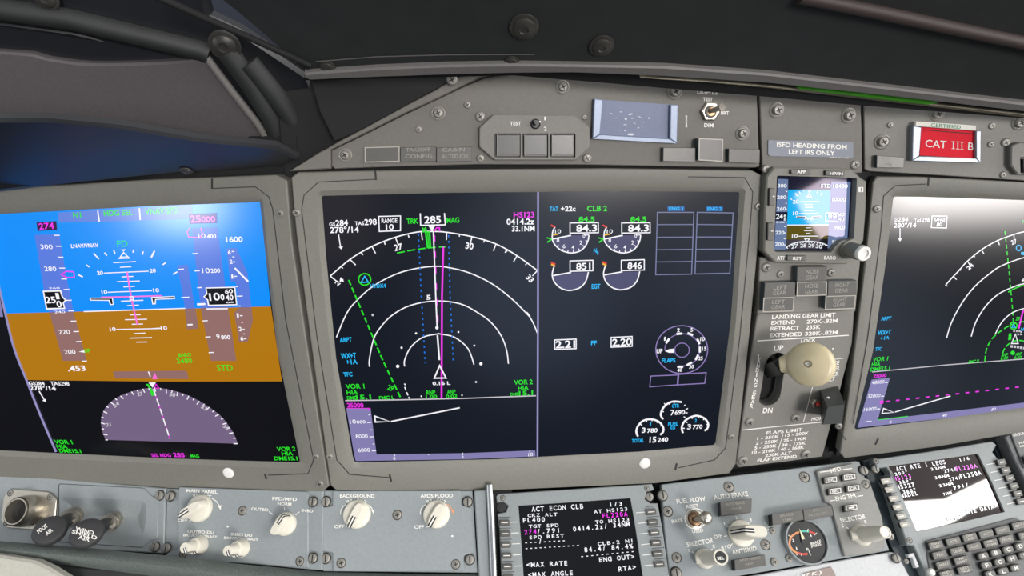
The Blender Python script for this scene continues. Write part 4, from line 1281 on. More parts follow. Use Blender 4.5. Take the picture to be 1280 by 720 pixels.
out = e3(72, 130, 655, 172, 648, 442, 60, 410); inn = e3(132, 138, 602, 172, 598, 408, 112, 378)
hd = holder('bluish empty card frame with scraped white glue spots', CEN, out, inn, 0.0045, 'frame_blue', 'card frames')
m = M(CEN, 'placard_blue')
m.plate(e3(100, 135, 630, 172, 628, 425, 90, 395), 0.0012, 0.0, 'placard_blue', 0.0002)
import random
random.seed(4)
for (x, y, w, hgt, an) in ((190, 234, 22, 7, 0.2), (255, 222, 18, 6, 0), (325, 238, 34, 13, -0.3), (290, 272, 26, 15, 0.4), (210, 265, 32, 4, 0.1), (335, 266, 26, 10, 0), (385, 256, 40, 6, 0.4), (452, 266, 12, 18, 0.2),
                           (288, 310, 32, 7, -0.1), (352, 300, 30, 4, 0.5), (378, 332, 18, 12, 0.3), (248, 348, 16, 6, 0), (286, 352, 18, 14, 0.5), (322, 378, 58, 20, 0), (405, 325, 14, 4, 0.6), (232, 262, 10, 6, 0), (410, 295, 16, 3, 0.2)):
    pts = []
    for i in range(9):
        t = 2 * math.pi * i / 9; r = random.uniform(0.6, 1.0)
        dx, dy = w / 2 * r * math.cos(t), hgt / 2 * r * math.sin(t)
        pts += [x + dx * math.cos(an) - dy * math.sin(an), y + dx * math.sin(an) + dy * math.cos(an)]
    m.poly(e3(*pts), 0.0014, 'glue_white')
m.build('backing', hd)

out = e5(395, 205, 868, 240, 862, 462, 388, 448); inn = e5(455, 215, 832, 240, 832, 430, 440, 415)
hd = holder('silver card frame holding the red card', RIG, out, inn, 0.005, 'frame_silver', 'card frames')
card = thing('placard', 'red card reading CAT III B in silver frame', 'card', RIG, e5(640, 430)[0])
m = M(RIG, 'placard_red')
m.plate(e5(450, 212, 836, 238, 836, 436, 440, 420), 0.0022, 0.0012, 'placard_red', 0.0002)
m.line(e5(452, 232, 640, 248, 835, 264), 1.0, 0.0023, 'groove')
m.line(e5(445, 413, 640, 425, 835, 433), 0.8, 0.0023, 'groove')
m.text('CAT', *e5(480, 352, 625, 362), 50 / 5.538, 0.0024, 'white_ink', bold=False)
for x in (662, 694, 722):                       # serif numerals
    y = 366 + (x - 662) * 0.07
    for q in ((x + 8, y - 52, x + 14, y - 51.6, x + 14, y, x + 8, y), (x, y - 53, x + 22, y - 51, x + 22, y - 47, x, y - 49), (x, y - 4, x + 22, y - 3, x + 22, y + 1, x, y)):
        m.poly(e5(*q), 0.0024, 'white_ink')
m.text('B', *e5(775, 374, 812, 376), 52 / 5.538, 0.0024, 'white_ink', bold=False)
m.build('face', card)
card = thing('placard', 'narrow white CERTIFIED strip above the red card', 'card', RIG, e5(620, 205)[0])
m = M(RIG, 'placard_white')
m.plate(e5(415, 175, 832, 205, 830, 240, 413, 208), 0.0056, 0.0022, 'placard_white', 0.0002)
m.text('CERTIFIED', *e5(520, 212, 725, 228), 24 / 5.538, 0.0058, 'green_ink', bold=False)
m.build('face', card)

# ------------------------------------------------------------------ centre column: standby display, gear lamps, gear lever
sd = thing('standby_display', 'small square standby screen with grey buttons and ivory knob', 'cockpit display', CEN, (1010, 330))
HB = 0.0075
body = [(958.3, 220.6), (968, 209), (1065.6, 212), (1076, 222), (1083.7, 227), (1083, 262), (1080, 301), (1064, 327), (1058, 330.5), (1010, 330), (969.4, 329), (954.8, 314.5), (955.5, 270)]
open_ = rounded(c1(118, 108, 672, 125, 665, 300, 650, 545, 560, 560, 520, 600, 495, 640, 110, 640, 95, 622), 2, 3)
scr_q = c1(125, 130, 628, 150, 615, 400, 600, 560, 560, 575, 520, 610, 500, 622, 98, 622)
m = M(CEN, 'bezel_grey')
m.plate(body, HB, -0.004, 'bezel_grey', 0.0012, holes=[open_])
m.text('ATT', *c1(117, 690, 172, 692), 24 / 5.54, HB + 0.0001, 'white_ink'); m.text('BARO', *c1(443, 688, 525, 690), 24 / 5.54, HB + 0.0001, 'white_ink')
m.build('bezel', sd)
m = M(CEN, 'bezel_grey')
oi = [CEN.P(*p, HB - 0.0003) for p in open_]
m.plate(c1(682, 188, 716, 188, 716, 222, 682, 222), HB + 0.0004, HB, 'white_plastic', 0.0001); m.line(c1(702, 192, 702, 218), 1.4, HB + 0.0005, 'trim_grey')
m.build('light_sensor', sd)
for nm, q_, tx, tl in (('button', (215, 66, 352, 64, 352, 101, 217, 100), 'APP', (256, 92, 318, 93)), ('button', (455, 72, 590, 78, 588, 113, 455, 108), 'HP/IN', (484, 104, 573, 106)),
                       ('button', (190, 661, 322, 662, 318, 699, 188, 698), 'RST', (228, 692, 290, 693))):
    m = M(CEN, 'button_face'); m.plate(rounded(c1(*q_), 1, 2), HB + 0.0025, HB, 'lamp_face', 0.0005, side='button_dark'); m.text(tx, *c1(*tl), 20 / 5.54, HB + 0.0026, 'white_ink'); m.build(nm, sd)
for q_, tx, tl in (((68, 195, 106, 195, 104, 318, 64, 318), '+', (86, 264, 103, 264)), ((56, 434, 96, 434, 94, 558, 53, 558), '-', (76, 500, 92, 500))):
    m = M(CEN, 'button_face'); m.plate(rounded(c1(*q_), 1, 2), HB + 0.0025, HB, 'lamp_face', 0.0005, side='button_dark'); m.text(tx, *c1(*tl), 24 / 5.54, HB + 0.0026, 'white_ink'); m.build('button', sd)
HS = 0.0012
m = M(CEN, 'scr_isfd')
m.poly(c1(110, 112, 650, 130, 640, 600, 520, 640, 85, 640), HS, 'scr_isfd')
scr = m.build('screen', sd)
m = M(CEN); q = Ink(m, c1, HS)
q.p(195, 205, 490, 208, 475, 450, 188, 452, mat='i_sky'); q.p(188, 452, 475, 450, 470, 545, 182, 550, mat='i_ground'); q.l(188, 451, 475, 449, w=1.3, mat='i_white')
q.ls((270, 290, 410, 287), (265, 372, 405, 369), (265, 528, 400, 527), w=1.1, mat='i_white')
q.ls((305, 308, 365, 307), (310, 328, 365, 327), (305, 350, 370, 349), (315, 430, 350, 429), (318, 470, 352, 469), (305, 490, 362, 489), (318, 508, 350, 507), w=0.9, mat='i_white')
q.t('20', 226, 302, 266, 300, 25, 'i_white'); q.t('10', 228, 382, 262, 380, 25, 'i_white'); q.t('10', 220, 540, 260, 538, 25, 'i_white')
q.ls((245, 228, 258, 250), (270, 218, 278, 232), (300, 206, 304, 216), (208, 262, 222, 276), (400, 212, 394, 228), (430, 225, 418, 245), w=1.2, mat='i_white')
q.p(325, 208, 360, 208, 342, 228, mat='i_white'); q.l(340, 232, 326, 256, 356, 256, w=1.2, mat='i_white', closed=True)
q.l(250, 394, 312, 396, 312, 412, w=2.6, mat='i_white'); q.l(422, 392, 366, 396, 364, 412, w=2.6, mat='i_white'); q.l(254, 394, 309, 397, 309, 408, w=1.2, mat='scr_isfd', up=0.0004); q.l(418, 393, 369, 397, 367, 408, w=1.2, mat='scr_isfd', up=0.0004)
q.l(322, 396, 332, 412, 342, 398, 352, 412, 358, 396, w=1.2, mat='i_white')
m.build('attitude_indicator', scr)
m = M(CEN); q = Ink(m, c1, HS)
q.p(125, 130, 195, 133, 188, 452, 180, 620, 98, 622, mat='i_tape'); q.p(492, 150, 628, 150, 605, 545, 560, 575, 510, 612, 468, 612, 475, 450, mat='i_tape')
q = Ink(m, c1, HS + 0.0001)
for y, tx, x in ((190, '300', 122), (270, '280', 118), (350, '260', 116), (515, '220', 106), (595, '200', 103)): q.t(tx, x, y, x + 62, y, 24, 'i_white')
q.ls((180, 180, 190, 180), (178, 218, 190, 218), (176, 262, 188, 262), (176, 300, 186, 300), (176, 340, 186, 340), (168, 462, 182, 462), (165, 505, 178, 505), (165, 545, 178, 545), (160, 588, 176, 588), w=1.1, mat='i_white')
q.p(106, 360, 192, 360, 188, 422, 106, 420, mat='scr_isfd', up=0.0003); q.t('240', 110, 436, 170, 436, 10, 'i_white')
q.t('10400', 505, 192, 607, 194, 25, 'i_white'); q.t('STD', 420, 190, 490, 192, 25, 'i_white'); q.t('10000', 500, 285, 592, 286, 25, 'i_white'); q.t('9800', 512, 480, 588, 480, 25, 'i_white'); q.t('9600', 498, 580, 560, 580, 25, 'i_white')
q.l(455, 365, 542, 368, 540, 425, 453, 422, w=1.1, mat='i_white', closed=True)
q = Ink(m, c1, HS + 0.0003)
q.t('24', 110, 408, 158, 407, 34, 'i_white'); q.t('6', 164, 396, 182, 396, 22, 'i_white'); q.t('8', 164, 420, 182, 420, 18, 'i_white'); q.t('99', 468, 408, 530, 409, 32, 'i_white'); q.t('60', 545, 388, 585, 388, 22, 'i_white'); q.t('40', 542, 422, 582, 422, 22, 'i_white')
m.build('tape_scale', scr)
m = M(CEN); q = Ink(m, c1, HS)
q.p(182, 550, 470, 545, 468, 612, 178, 618, mat='scr_pit')
m.line(smooth_line(c1(180, 606, 220, 582, 270, 568, 325, 563, 380, 566, 430, 576, 468, 592)), 1.2, HS + 0.0004, 'i_white')
m.dashes(smooth_line(c1(185, 610, 222, 586, 270, 572, 325, 567, 380, 570, 430, 580, 466, 596)), 1.2, 2.4, 2.6, HS + 0.0004, 'i_white')
q = Ink(m, c1, HS + 0.0003)
q.t('27', 217, 614, 262, 606, 25, 'i_white'); q.t('28', 278, 606, 320, 604, 25, 'i_white'); q.t('29', 333, 604, 376, 606, 25, 'i_white'); q.t('30', 385, 608, 430, 614, 25, 'i_white')
q.l(310, 546, 326, 568, 342, 546, w=1.2, mat='i_white', closed=True)
m.build('compass_strip', scr)
kb = c1(575, 605)[0]; kt = c1(728, 635)[0]
hk = max(0.012, CEN.height(kb, kt))
m = M(CEN, 'ivory')
m.lathe(kb, [(12.2, HB), (12, HB + 0.002), (9.8, HB + 0.0025), (9.4, hk - 0.003), (9.0, hk - 0.0008), (8.2, hk), (5.4, hk), (5.2, hk - 0.0012), (3.4, hk - 0.0012)], 32, mats=['bezel_grey'] * 3 + ['white_plastic'] * 6)
m.build('knob', sd, 'ivory round knob')
hardware(sd, CEN, 'screw', [(c1(40, 62)[0], 5.5)], 0.001)

gp = thing('gear_light_panel', 'grey plate with six raised gear caption lamps', 'instrument panel', CEN, (1010, 392))
m = M(CEN, 'panel_grey')
m.plate([(950, 322), (1076, 322), (1069.5, 389), (1067, 391), (946.5, 396)], -0.001, -0.009)
m.build('face_plate', gp)
hardware(gp, CEN, 'screw', [(c2(97, 78)[0], 6.4), (c2(197, 125)[0], 5.2), (c2(545, 115)[0], 5.2)], -0.001)
for face, edge, n1, n2 in (((315, 76, 522, 74, 520, 172, 311, 178), False, (372, 122, 462, 119, 'NOSE'), (371, 163, 460, 160, 'GEAR')),
                           ((315, 182, 518, 178, 515, 270, 312, 276), True, (367, 222, 458, 219, 'NOSE'), (366, 262, 455, 259, 'GEAR')),
                           ((90, 186, 302, 180, 298, 282, 83, 290), False, (148, 232, 240, 229, 'LEFT'), (143, 270, 235, 267, 'GEAR')),
                           ((83, 292, 290, 286, 284, 380, 78, 386), True, (138, 332, 228, 329, 'LEFT'), (133, 368, 228, 365, 'GEAR')),
                           ((528, 174, 727, 171, 722, 270, 525, 276), False, (576, 215, 672, 212, 'RIGHT'), (574, 254, 664, 251, 'GEAR')),
                           ((513, 280, 716, 274, 711, 362, 508, 370), True, (563, 314, 656, 311, 'RIGHT'), (560, 352, 645, 349, 'GEAR'))):
    lamp(gp, CEN, c2(*face), 0.006, edge=edge, lines=[(n[4], *c2(*n[:4]), 27 / 5.54) for n in (n1, n2)])

lg = thing('landing_gear_panel', 'grey landing gear panel with speed limits and curved slot', 'instrument panel', CEN, (975, 580))
slot = smooth_line(c3(158, 150, 172, 95, 200, 62, 238, 48, 268, 60, 280, 92, 272, 150, 258, 240, 245, 300, 215, 335, 170, 347, 138, 335, 131, 312, 145, 235), 3, closed=True)
m = M(CEN, 'panel_grey')
m.plate([(949, 392), (1065, 387.5), (1068, 390), (1065.4, 430), (1048, 497), (1031, 561), (1028, 571), (985, 577), (924, 584.5), (920.5, 580), (930, 510), (941, 430), (946.5, 395)], 0.0, -0.0095, 'panel_grey', 0.0008, holes=[slot], side='trim_grey')
hl = 0.0002
def T(c, s_, tx, x0, y0, x1, y1, cap, **kw): m.text(tx, *c(x0, y0, x1, y1), cap / s_, hl, 'white_ink', **kw)
it = {'slant': (0.05, -1)}
T(c2, 5.54, 'LANDING GEAR LIMIT', 138, 437, 578, 421, 28, slant=(0.08, -1)); T(c2, 5.54, 'EXTEND', 133, 476, 300, 470, 26, slant=(0.08, -1)); T(c2, 5.54, '270K-.82M', 378, 468, 592, 460, 26, slant=(0.08, -1))
T(c2, 5.54, 'RETRACT', 127, 517, 328, 510, 26, slant=(0.08, -1)); T(c2, 5.54, '235K', 373, 508, 474, 504, 26, slant=(0.08, -1)); T(c2, 5.54, 'EXTENDED', 122, 562, 346, 553, 26, slant=(0.08, -1)); T(c2, 5.54, '320K-.82M', 366, 552, 592, 541, 26, slant=(0.08, -1))
m.line(c2(38, 588, 670, 549), 1.2, hl, 'white_ink'); T(c2, 5.54, 'LOCK', 338, 600, 440, 592, 22); T(c2, 5.54, 'UP', 150, 656, 215, 652, 34); m.disc(c2(560, 642)[0], 1, hl, 'white_ink')
for ch, x, y in (('L', 130, 82), ('A', 126, 107), ('N', 124, 133), ('D', 119, 158), ('I', 115, 184), ('N', 112, 214), ('G', 108, 242), ('G', 102, 285), ('E', 96, 310), ('A', 92, 336), ('R', 86, 360)):
    T(c3, 4.5, ch, x - (3 if ch == 'I' else 9), y, x + (3 if ch == 'I' else 9), y, 22)
T(c3, 4.5, 'DN', 150, 388, 203, 387, 28); m.line(c3(432, 235, 380, 437), 0.8, hl, 'white_ink'); m.line(c3(36, 484, 515, 436), 1.0, hl, 'white_ink'); m.line(c3(520, 90, 606, 80), 0.7, hl, 'white_ink')
T(c3, 4.5, 'NORM', 423, 432, 505, 425, 18); T(c3, 4.5, 'NOSE', 508, 124, 579, 116, 22); T(c3, 4.5, 'WHEEL', 498, 155, 584, 146, 22); T(c3, 4.5, 'STEER', 493, 186, 578, 178, 22); T(c3, 4.5, 'ALT', 508, 211, 552, 207, 22)
T(c3, 4.5, 'FLAPS LIMIT', 170, 510, 372, 490, 18, slant=(0.15, -1))
for tx, x0, y0, x1, y1 in (('1 - 250K', 118, 540, 243, 528), ('2 - 250K', 110, 567, 238, 554), ('5 - 250K', 103, 593, 228, 580), ('10 - 210K', 88, 620, 222, 605), ('15 - 200K', 275, 522, 410, 508), ('25 - 190K', 265, 552, 397, 538), ('30 - 175K', 257, 578, 392, 564), ('40 - 168K', 248, 602, 383, 588), ('230K ALT', 163, 636, 312, 620), ('FLAP EXTEND', 119, 664, 340, 640)):
    T(c3, 4.5, tx, x0, y0, x1, y1, 16.5, slant=(0.15, -1))
m.line(c3(264, 510, 236, 600), 0.8, hl, 'white_ink')
m.build('face_plate', lg)
m = M(CEN, 'slot_wall')
a_ = [CEN.P(*p, -0.0005) for p in slot]; b_ = [v - CEN.n * 0.012 for v in a_]
m.loft([a_, b_], 'slot_wall', cap1=False)
m.build('slot_liner', lg)
hardware(lg, CEN, 'screw', [(c3(75, 438)[0], 6.2), (c3(333, 415)[0], 6.2), (c3(38, 655)[0], 6.4), (c3(390, 618)[0], 6.4)])
# gear lever: dark arm out of the slot and clear wheel-shaped knob
lv = thing('gear_lever', 'cream wheel shaped landing gear lever knob on black arm', 'lever', CEN, c3(215, 130)[0])
kc = CEN.P(*c3(417, 114)[0], 0.050)
ar = CEN.P(*c3(192, 138)[0], -0.010); ar2 = CEN.P(*c3(275, 118)[0], 0.030)
m = M(CEN, 'black_plastic')
for off in (0,):
    ds = (ar2 - ar).normalized(); sd_ = ds.cross(CEN.n).normalized(); u_ = sd_.cross(ds)
    def box(a, b, w, t):
        return [[p + sd_ * sx * w + u_ * sy * t for sx, sy in ((-1, -1), (1, -1), (1, 1), (-1, 1))] for p in (a, b)]
    m.loft(box(ar, ar2, 0.0068, 0.0062), 'black_plastic', cap0=True)
m.build('arm', lv)
m = M(CEN, 'cream_resin')
axis = (-kc).normalized() * 0.94 + Vector((-0.22, 0.04, 0)); axis.normalize()
ks = -kc.z / F * 0.93
prof = [(14, -0.010), (25, -0.0095), (28.6, -0.0075), (30, -0.004), (30.2, 0.0), (29.4, 0.0028), (27.6, 0.0046), (24, 0.0058), (17, 0.0074), (9, 0.0090), (5.4, 0.0094), (4.6, 0.0086)]
m.lathe(None, prof, 48, scale=ks, axis=axis, origin=kc)
x_ = (CEN.ex - axis * CEN.ex.dot(axis)).normalized(); y_ = axis.cross(x_)
neck = []
for t_, w_, th in ((-0.50, 21, 4.5), (-0.85, 17.5, 4.6), (-1.08, 13.4, 4.4), (-1.22, 11.6, 4.2), (-1.33, 10.8, 4.0), (-1.37, 9.4, 3.2)):
    c_ = kc + x_ * (t_ * 27.5 * ks) + y_ * (1.5 * ks)
    neck.append([c_ + y_ * (w_ * ks * math.cos(a)) + axis * (th * ks * 1.4 * math.sin(a)) for a in (2 * math.pi * i / 20 for i in range(20))])
m.loft(neck, 'cream_resin', cap1=True)
kn = m.build('knob', lv, 'cream translucent disc knob')
m = M(CEN, 'bare_metal')
m.lathe(None, [(4, 0.0085), (3.8, 0.0098), (2.4, 0.0102)], 16, scale=ks, axis=axis, origin=kc)
m.build('screw', kn)
# steering switch guard
sg = thing('switch_guard', 'black box guard beside cream landing gear knob, over small red centred switch', 'switch guard', CEN, c3(500, 400)[0])
m = M(CEN, 'guard_plastic')
bas2 = [CEN.P(*p, 0.001) for p in c3(474, 262, 574, 238, 562, 392, 476, 402)]
front = [CEN.P(*p, 0.030) for p in c3(516, 350, 614, 338, 595, 449, 486, 456)]
def shrink(lp, k, dh):
    c = sum(lp, Vector()) / len(lp); return [c + (p - c) * k + CEN.n * dh for p in lp]
m.loft([bas2, shrink(front, 1.0, -0.0012), shrink(front, 0.95, 0)], 'guard_plastic')
m.build('cover', sg)
m = M(CEN, 'guard_plastic')
m.lathe(c3(440, 325)[0], [(6.6, 0.0), (6.6, 0.004), (5.8, 0.005), (3.6, 0.005), (3.3, 0.0035)], 6, mats=['bare_metal'] * 5)
m.lathe(c3(445, 325)[0], [(2.9, 0.003), (2.8, 0.0052), (2.0, 0.0058), (1, 0.006)], 16, mat='red_ink')
m.build('toggle_switch', sg, 'small nut with red centre')
m = M(CEN, 'white_plastic'); m.lathe(c3(458, 262)[0], [(2.2, 0.0155), (2, 0.0165), (1, 0.017)], 14); m.build('marker_dot', sg)
m = M(CEN, 'guard_plastic'); m.lathe(c3(575, 460)[0], [(4.4, 0), (4, 0.001), (2, 0.0012)], 14, mat='screw_steel'); m.build('screw', sg)

# ------------------------------------------------------------------ glareshield over the panels
gl = thing('glareshield', 'black overhanging glareshield underside with thin grey lip above the panels', 'glareshield', SHR, (700, 60))
def strip(F_, top, bot, h1, h0, mat, name, parent, bev=0.001):
    m = M(F_, mat); m.plate(top + bot[::-1], h1, h0, mat, bev); return m.build(name, parent)
m = M(SHR, 'shroud')
m.plate([(236, -30), (300, 20), (385, 92), (470, 88), (640, 84), (800, 86), (960, 95), (1108, 112), (1280, 132), (1420, 150), (1500, -260), (236, -260)], 0.0, -0.012, 'shroud', 0.002)
m.build('underside', gl)
trim_t = [(380, 93), (390, 91.5), (470, 86), (555, 82.5), (640, 81), (720, 82), (830, 84), (960, 93), (1108, 110), (1280, 130), (1420, 148)]
trim_b = [(380, 98), (388, 101), (470, 97.5), (555, 94.7), (640, 92.5), (720, 92), (830, 96.5), (960, 105), (1108, 120.5), (1280, 140.5), (1420, 158)]
strip(SHR, trim_t, trim_b, 0.004, -0.004, 'trim_grey', 'lip', gl, 0.0012)
ed_t = [(800, 96.5), (880, 101.5), (960, 108), (1108, 124.5), (1280, 143.5), (1420, 161)]
ed_b = [(800, 97.8), (880, 103.2), (960, 110.2), (1108, 127.5), (1280, 147), (1420, 165)]
strip(SHR, ed_t, ed_b, -0.003, -0.006, 'edge_brass', 'edge_strip', gl, 0.0003)
gt = [(996, 109.6), (1060, 116.5), (1110, 122), (1172, 129)]; gb = [(1000, 112), (1060, 119.3), (1110, 125.3), (1160, 131)]
strip(SHR, gt, gb, -0.0005, -0.004, 'strip_green', 'green_strip', gl, 0.0002)  # thin flat green strip beneath the lip
m = M(SHR, 'gap_black')
m.plate([(380, 95), (470, 90), (640, 86), (830, 90), (960, 99), (1108, 115), (1280, 135), (1420, 152), (1420, 165), (1280, 148.5), (1077, 132.5), (946, 120.5), (838, 111.5), (730, 102), (640, 95), (470, 99), (380, 101)], -0.0065, -0.012, 'gap_black', 0.0005)
m.build('backing_strip', gl)
m = M(SHR, 'shroud'); m.line([(395, 77), (470, 71), (560, 68.5), (668, 68)], 1.4, 0.0006, 'trim_grey'); m.build('seam', gl)
m = M(SHR, 'shroud'); m.tube([SHR.P(x, y, 0.001) for x, y in ((183, -10), (250, 20), (310, 46), (388, 82))], 0.0022, 'gap_black'); m.build('edge_bead', gl)
m = M(SHR, 'shroud'); m.tube([SHR.P(x, y, 0.002) for x, y in ((1000, -4), (1100, 16), (1180, 33), (1290, 56), (1400, 84))], 0.004, 'shroud_brown'); m.build('edge_bead', gl)
hardware(gl, SHR, 'dome_screw', [((655, 33), 19), ((752, 57), 16), ((640, 78), 10), ((410, 84), 10)], 0.0005)

gs = thing('glareshield_shroud', 'dark side shroud with recessed grey panel at the upper left', 'glareshield', SHL, (150, 235))
m = M(SHL, 'shroud_gloss')
m.plate([(-300, -260), (250, -260), (250, -30), (262, 20), (300, 38), (385, 95), (398, 125), (417, 175), (404, 192), (390, 202), (350, 209), (230, 216), (100, 229), (0, 241), (-300, 250)], 0.0, -0.012, 'shroud_gloss', 0.003)
m.build('side_wall', gs)
m = M(SHL, 'shroud_panel')
m.plate(smooth_line([(-300, 60), (0, 65), (60, 74), (110, 80), (180, 79), (236, 76), (258, 74), (300, 128), (334, 179), (310, 181), (250, 171), (200, 163), (150, 155), (60, 148), (0, 148), (-300, 150)], 3, closed=True), 0.006, 0.0, 'shroud_panel', 0.0015)
m.build('panel_insert', gs, 'recessed mid grey panel')
for pts_, hh, rr, mt_, nm_ in ((((-300, 8), (0, 12), (90, 25), (170, 44), (250, 63), (262, 68)), 0.003, 0.007, 'shroud', 'rib'),
                              (((258, 72), (290, 114), (320, 152), (342, 186)), 0.006, 0.003, 'trim_grey', 'edge_bead'), (((284, 64), (312, 102), (338, 144), (354, 186)), 0.004, 0.008, 'shroud', 'rib'),
                              (((310, 78), (345, 120), (372, 158), (386, 188)), 0.004, 0.008, 'shroud', 'rib')):
    m = M(SHL, mt_); m.tube([SHL.P(x, y, hh) for x, y in pts_], rr, mt_); m.build(nm_, gs)
m = M(SHD, 'shroud_gloss')
m.plate([(-300, 153), (0, 151), (60, 151), (150, 159), (250, 176), (345, 185), (374, 200), (350, 209), (230, 216), (100, 229), (0, 241), (-300, 250)], 0.0, -0.006, 'shroud_gloss', 0.002); m.build('lower_ledge', gs)
m = M(SHU, 'shroud_gloss')
m.plate([(-300, 22), (0, 30), (90, 42), (180, 63), (250, 72), (259, 75), (180, 79), (110, 80), (60, 74), (0, 65), (-300, 60)], 0.0, -0.006, 'shroud_gloss', 0.001); m.build('upper_ledge', gs)
hardware(gs, SHL, 'dome_screw', [((281, 57), 19), ((58, -2), 14)], 0.006)
hardware(gs, SHD, 'dome_screw', [((233, 213.5), 8)], 0.0005)
# shaded cheek beside the diagonal end of the upper panel
ck = thing('cheek_panel', 'slanting grey edge strip along the diagonal end of the upper panel', 'edge strip', CEN, (470, 155))
m = M(CEN, 'upper_grey')
m.plate([(362, 214), (400, 190), (408, 186), (425, 176), (455, 160), (508, 131), (545, 112), (575, 92), (640, 88), (600, 97.5), (575, 109), (550, 121.5), (505, 142), (450, 169.5), (413, 187.5), (413, 211), (368, 214)], 0.004, -0.006, 'upper_grey', 0.0008)
m.build('strip', ck)
m = M(CEN, 'gap_black'); m.plate([(385, 90), (590, 88), (560, 103), (450, 163), (432, 171), (418, 176), (400, 140)], 0.006, 0.002, 'gap_black', 0.0005); m.build('cavity_dark', ck)  # near-black sheet; the darkness of the hollow is put in its colour
hardware(ck, CEN, 'screw', [((565, 100), 7)], 0.006)

# ------------------------------------------------------------------ lower panels, left
def bar_knob(root, F_, base, r, tip, ang, mat='ivory', wide=0.42, label=None, tipk=0.86, skirt=0.004, longer=1.0, front=1.0):
    """skirted knob with a raised grip bar; ang is where the index line points in the picture (degrees, 0 = right)"""
    h = max(0.010, F_.height(base, tip)); k = F_.mpp(base)
    m = M(F_, mat)
    m.lathe(base, [(r, 0.0004), (r, skirt * 0.6), (r * 0.95, skirt), (r * 0.80, skirt * 1.25), (r * 0.4, skirt * 1.3)], 40)
    o = F_.P(*base); t = math.radians(ang)
    ax = F_.ex * math.cos(t) + F_.ey * math.sin(t); sx = F_.n.cross(ax)
    def loop(a, b, w, hh, k2=3.0):
        lp = []
        for i in range(28):
            u = 2 * math.pi * i / 28; c, s_ = math.cos(u), math.sin(u)
            e = 2 / k2
            x = (abs(c) ** e) * (1 if c >= 0 else -1); y = (abs(s_) ** e) * (1 if s_ >= 0 else -1)
            x = x * (a if x > 0 else b)
            lp.append(o + (ax * x + sx * y * w) * r * k + F_.n * hh)
        return lp
    fr, bk = longer * 0.93, 0.93
    m.loft([loop(fr, bk, wide * 1.15, skirt * 0.9), loop(fr * 0.97, bk * 0.97, wide * 1.02, skirt * 1.4), loop(fr * 0.93 * front, bk * 0.93, wide * tipk, h - 0.0012), loop(fr * 0.86 * front, bk * 0.86, wide * tipk * 0.82, h)], mat)
    kn = m.build('knob', root, label)
    m = M(F_, 'groove')
    w = r * k * 0.05
    for off, mt in ((-2.0, 'groove'), (0, 'white_plastic'), (2.0, 'groove')):
        q = [o + ax * (x * r * k) + sx * (off * w + s_ * w) + F_.n * hh for x, hh in ((0.12, h + 0.0002), (fr * 0.86 * front, h + 0.0002), (fr * 0.975 * front, h - 0.0012), (fr * 1.0, skirt * 1.4)) for s_ in (-1, 1)]
        m.add(q, [(0, 1, 3, 2), (2, 3, 5, 4), (4, 5, 7, 6)], mt)
    m.build('index_line', kn)
    return kn


def twin_knob(root, F_, base, r, tip, ang, label=None):
    h = max(0.012, F_.height(base, tip)); k = F_.mpp(base)
    m = M(F_, 'ivory')
    m.lathe(base, [(r, 0.0004), (r, 0.003), (r * 0.93, 0.0045), (r * 0.86, h * 0.42), (r * 0.82, h * 0.46), (r * 0.62, h * 0.48), (r * 0.56, h * 0.95), (r * 0.52, h), (r * 0.2, h)], 36)
    kn = m.build('knob', root, label)
    o = F_.P(*base); t = math.radians(ang); ax = F_.ex * math.cos(t) + F_.ey * math.sin(t); sx = F_.n.cross(ax); w = r * k * 0.055
    m = M(F_, 'groove')
    for off, mt in ((-2, 'groove'), (0, 'white_plastic'), (2, 'groove')):
        q = [o + ax * (x * r * k) + sx * (off * w + s_ * w) + F_.n * hh for x, hh in ((0.0, h + 0.0002), (0.54, h + 0.0002), (0.6, h * 0.95), (0.63, h * 0.5), (0.80, h * 0.5), (0.9, h * 0.42), (0.98, 0.0045)) for s_ in (-1, 1)]
        m.add(q, [(2 * i, 2 * i + 1, 2 * i + 3, 2 * i + 2) for i in range(6)], mt)
    m.build('index_line', kn)
    return kn


HP = 0.0
ap = thing('air_outlet_panel', 'blue grey lower left panel with metal air nozzle and recessed scoop', 'control panel', LOL, (100, 690))
m = M(LOL, 'blue_grey')
scoop = rounded(f1(395, 215, 930, 232, 945, 300, 925, 455, 800, 470, 420, 440, 385, 400), 6, 4)
m.plate([(-60, 586), (100, 601), (206.5, 610.5), (204.5, 692), (100, 686), (-60, 672)], 0.0, -0.007, 'blue_grey', 0.0008, holes=[scoop])
m.build('face_plate', ap)
m = M(LOL, 'blue_grey')
plate_o = rounded(f1(378, 128, 925, 156, 965, 200, 1020, 232, 1010, 480, 960, 495, 915, 537, 378, 500), 3, 3)
m.plate(plate_o, 0.0012, 0.0, 'blue_grey', 0.0004, holes=[scoop])
m.line(plate_o, 0.9, 0.0002, 'groove', closed=True)
m.build('cover_plate', ap)
m = M(LOL, 'blue_grey')
uv = [LOL.uv(p, 0.0012) for p in scoop]
lps = []
for k_, hh in ((0.0, 0.0012), (0.003, 0.0002), (0.007, -0.0022), (0.012, -0.0052), (0.017, -0.0072), (0.021, -0.0079)):
    lps.append([LOL.at(*q, hh) for q in inset(uv, k_)])
m.loft(lps, 'blue_grey')
m.build('scoop', ap, 'shallow rounded recess')
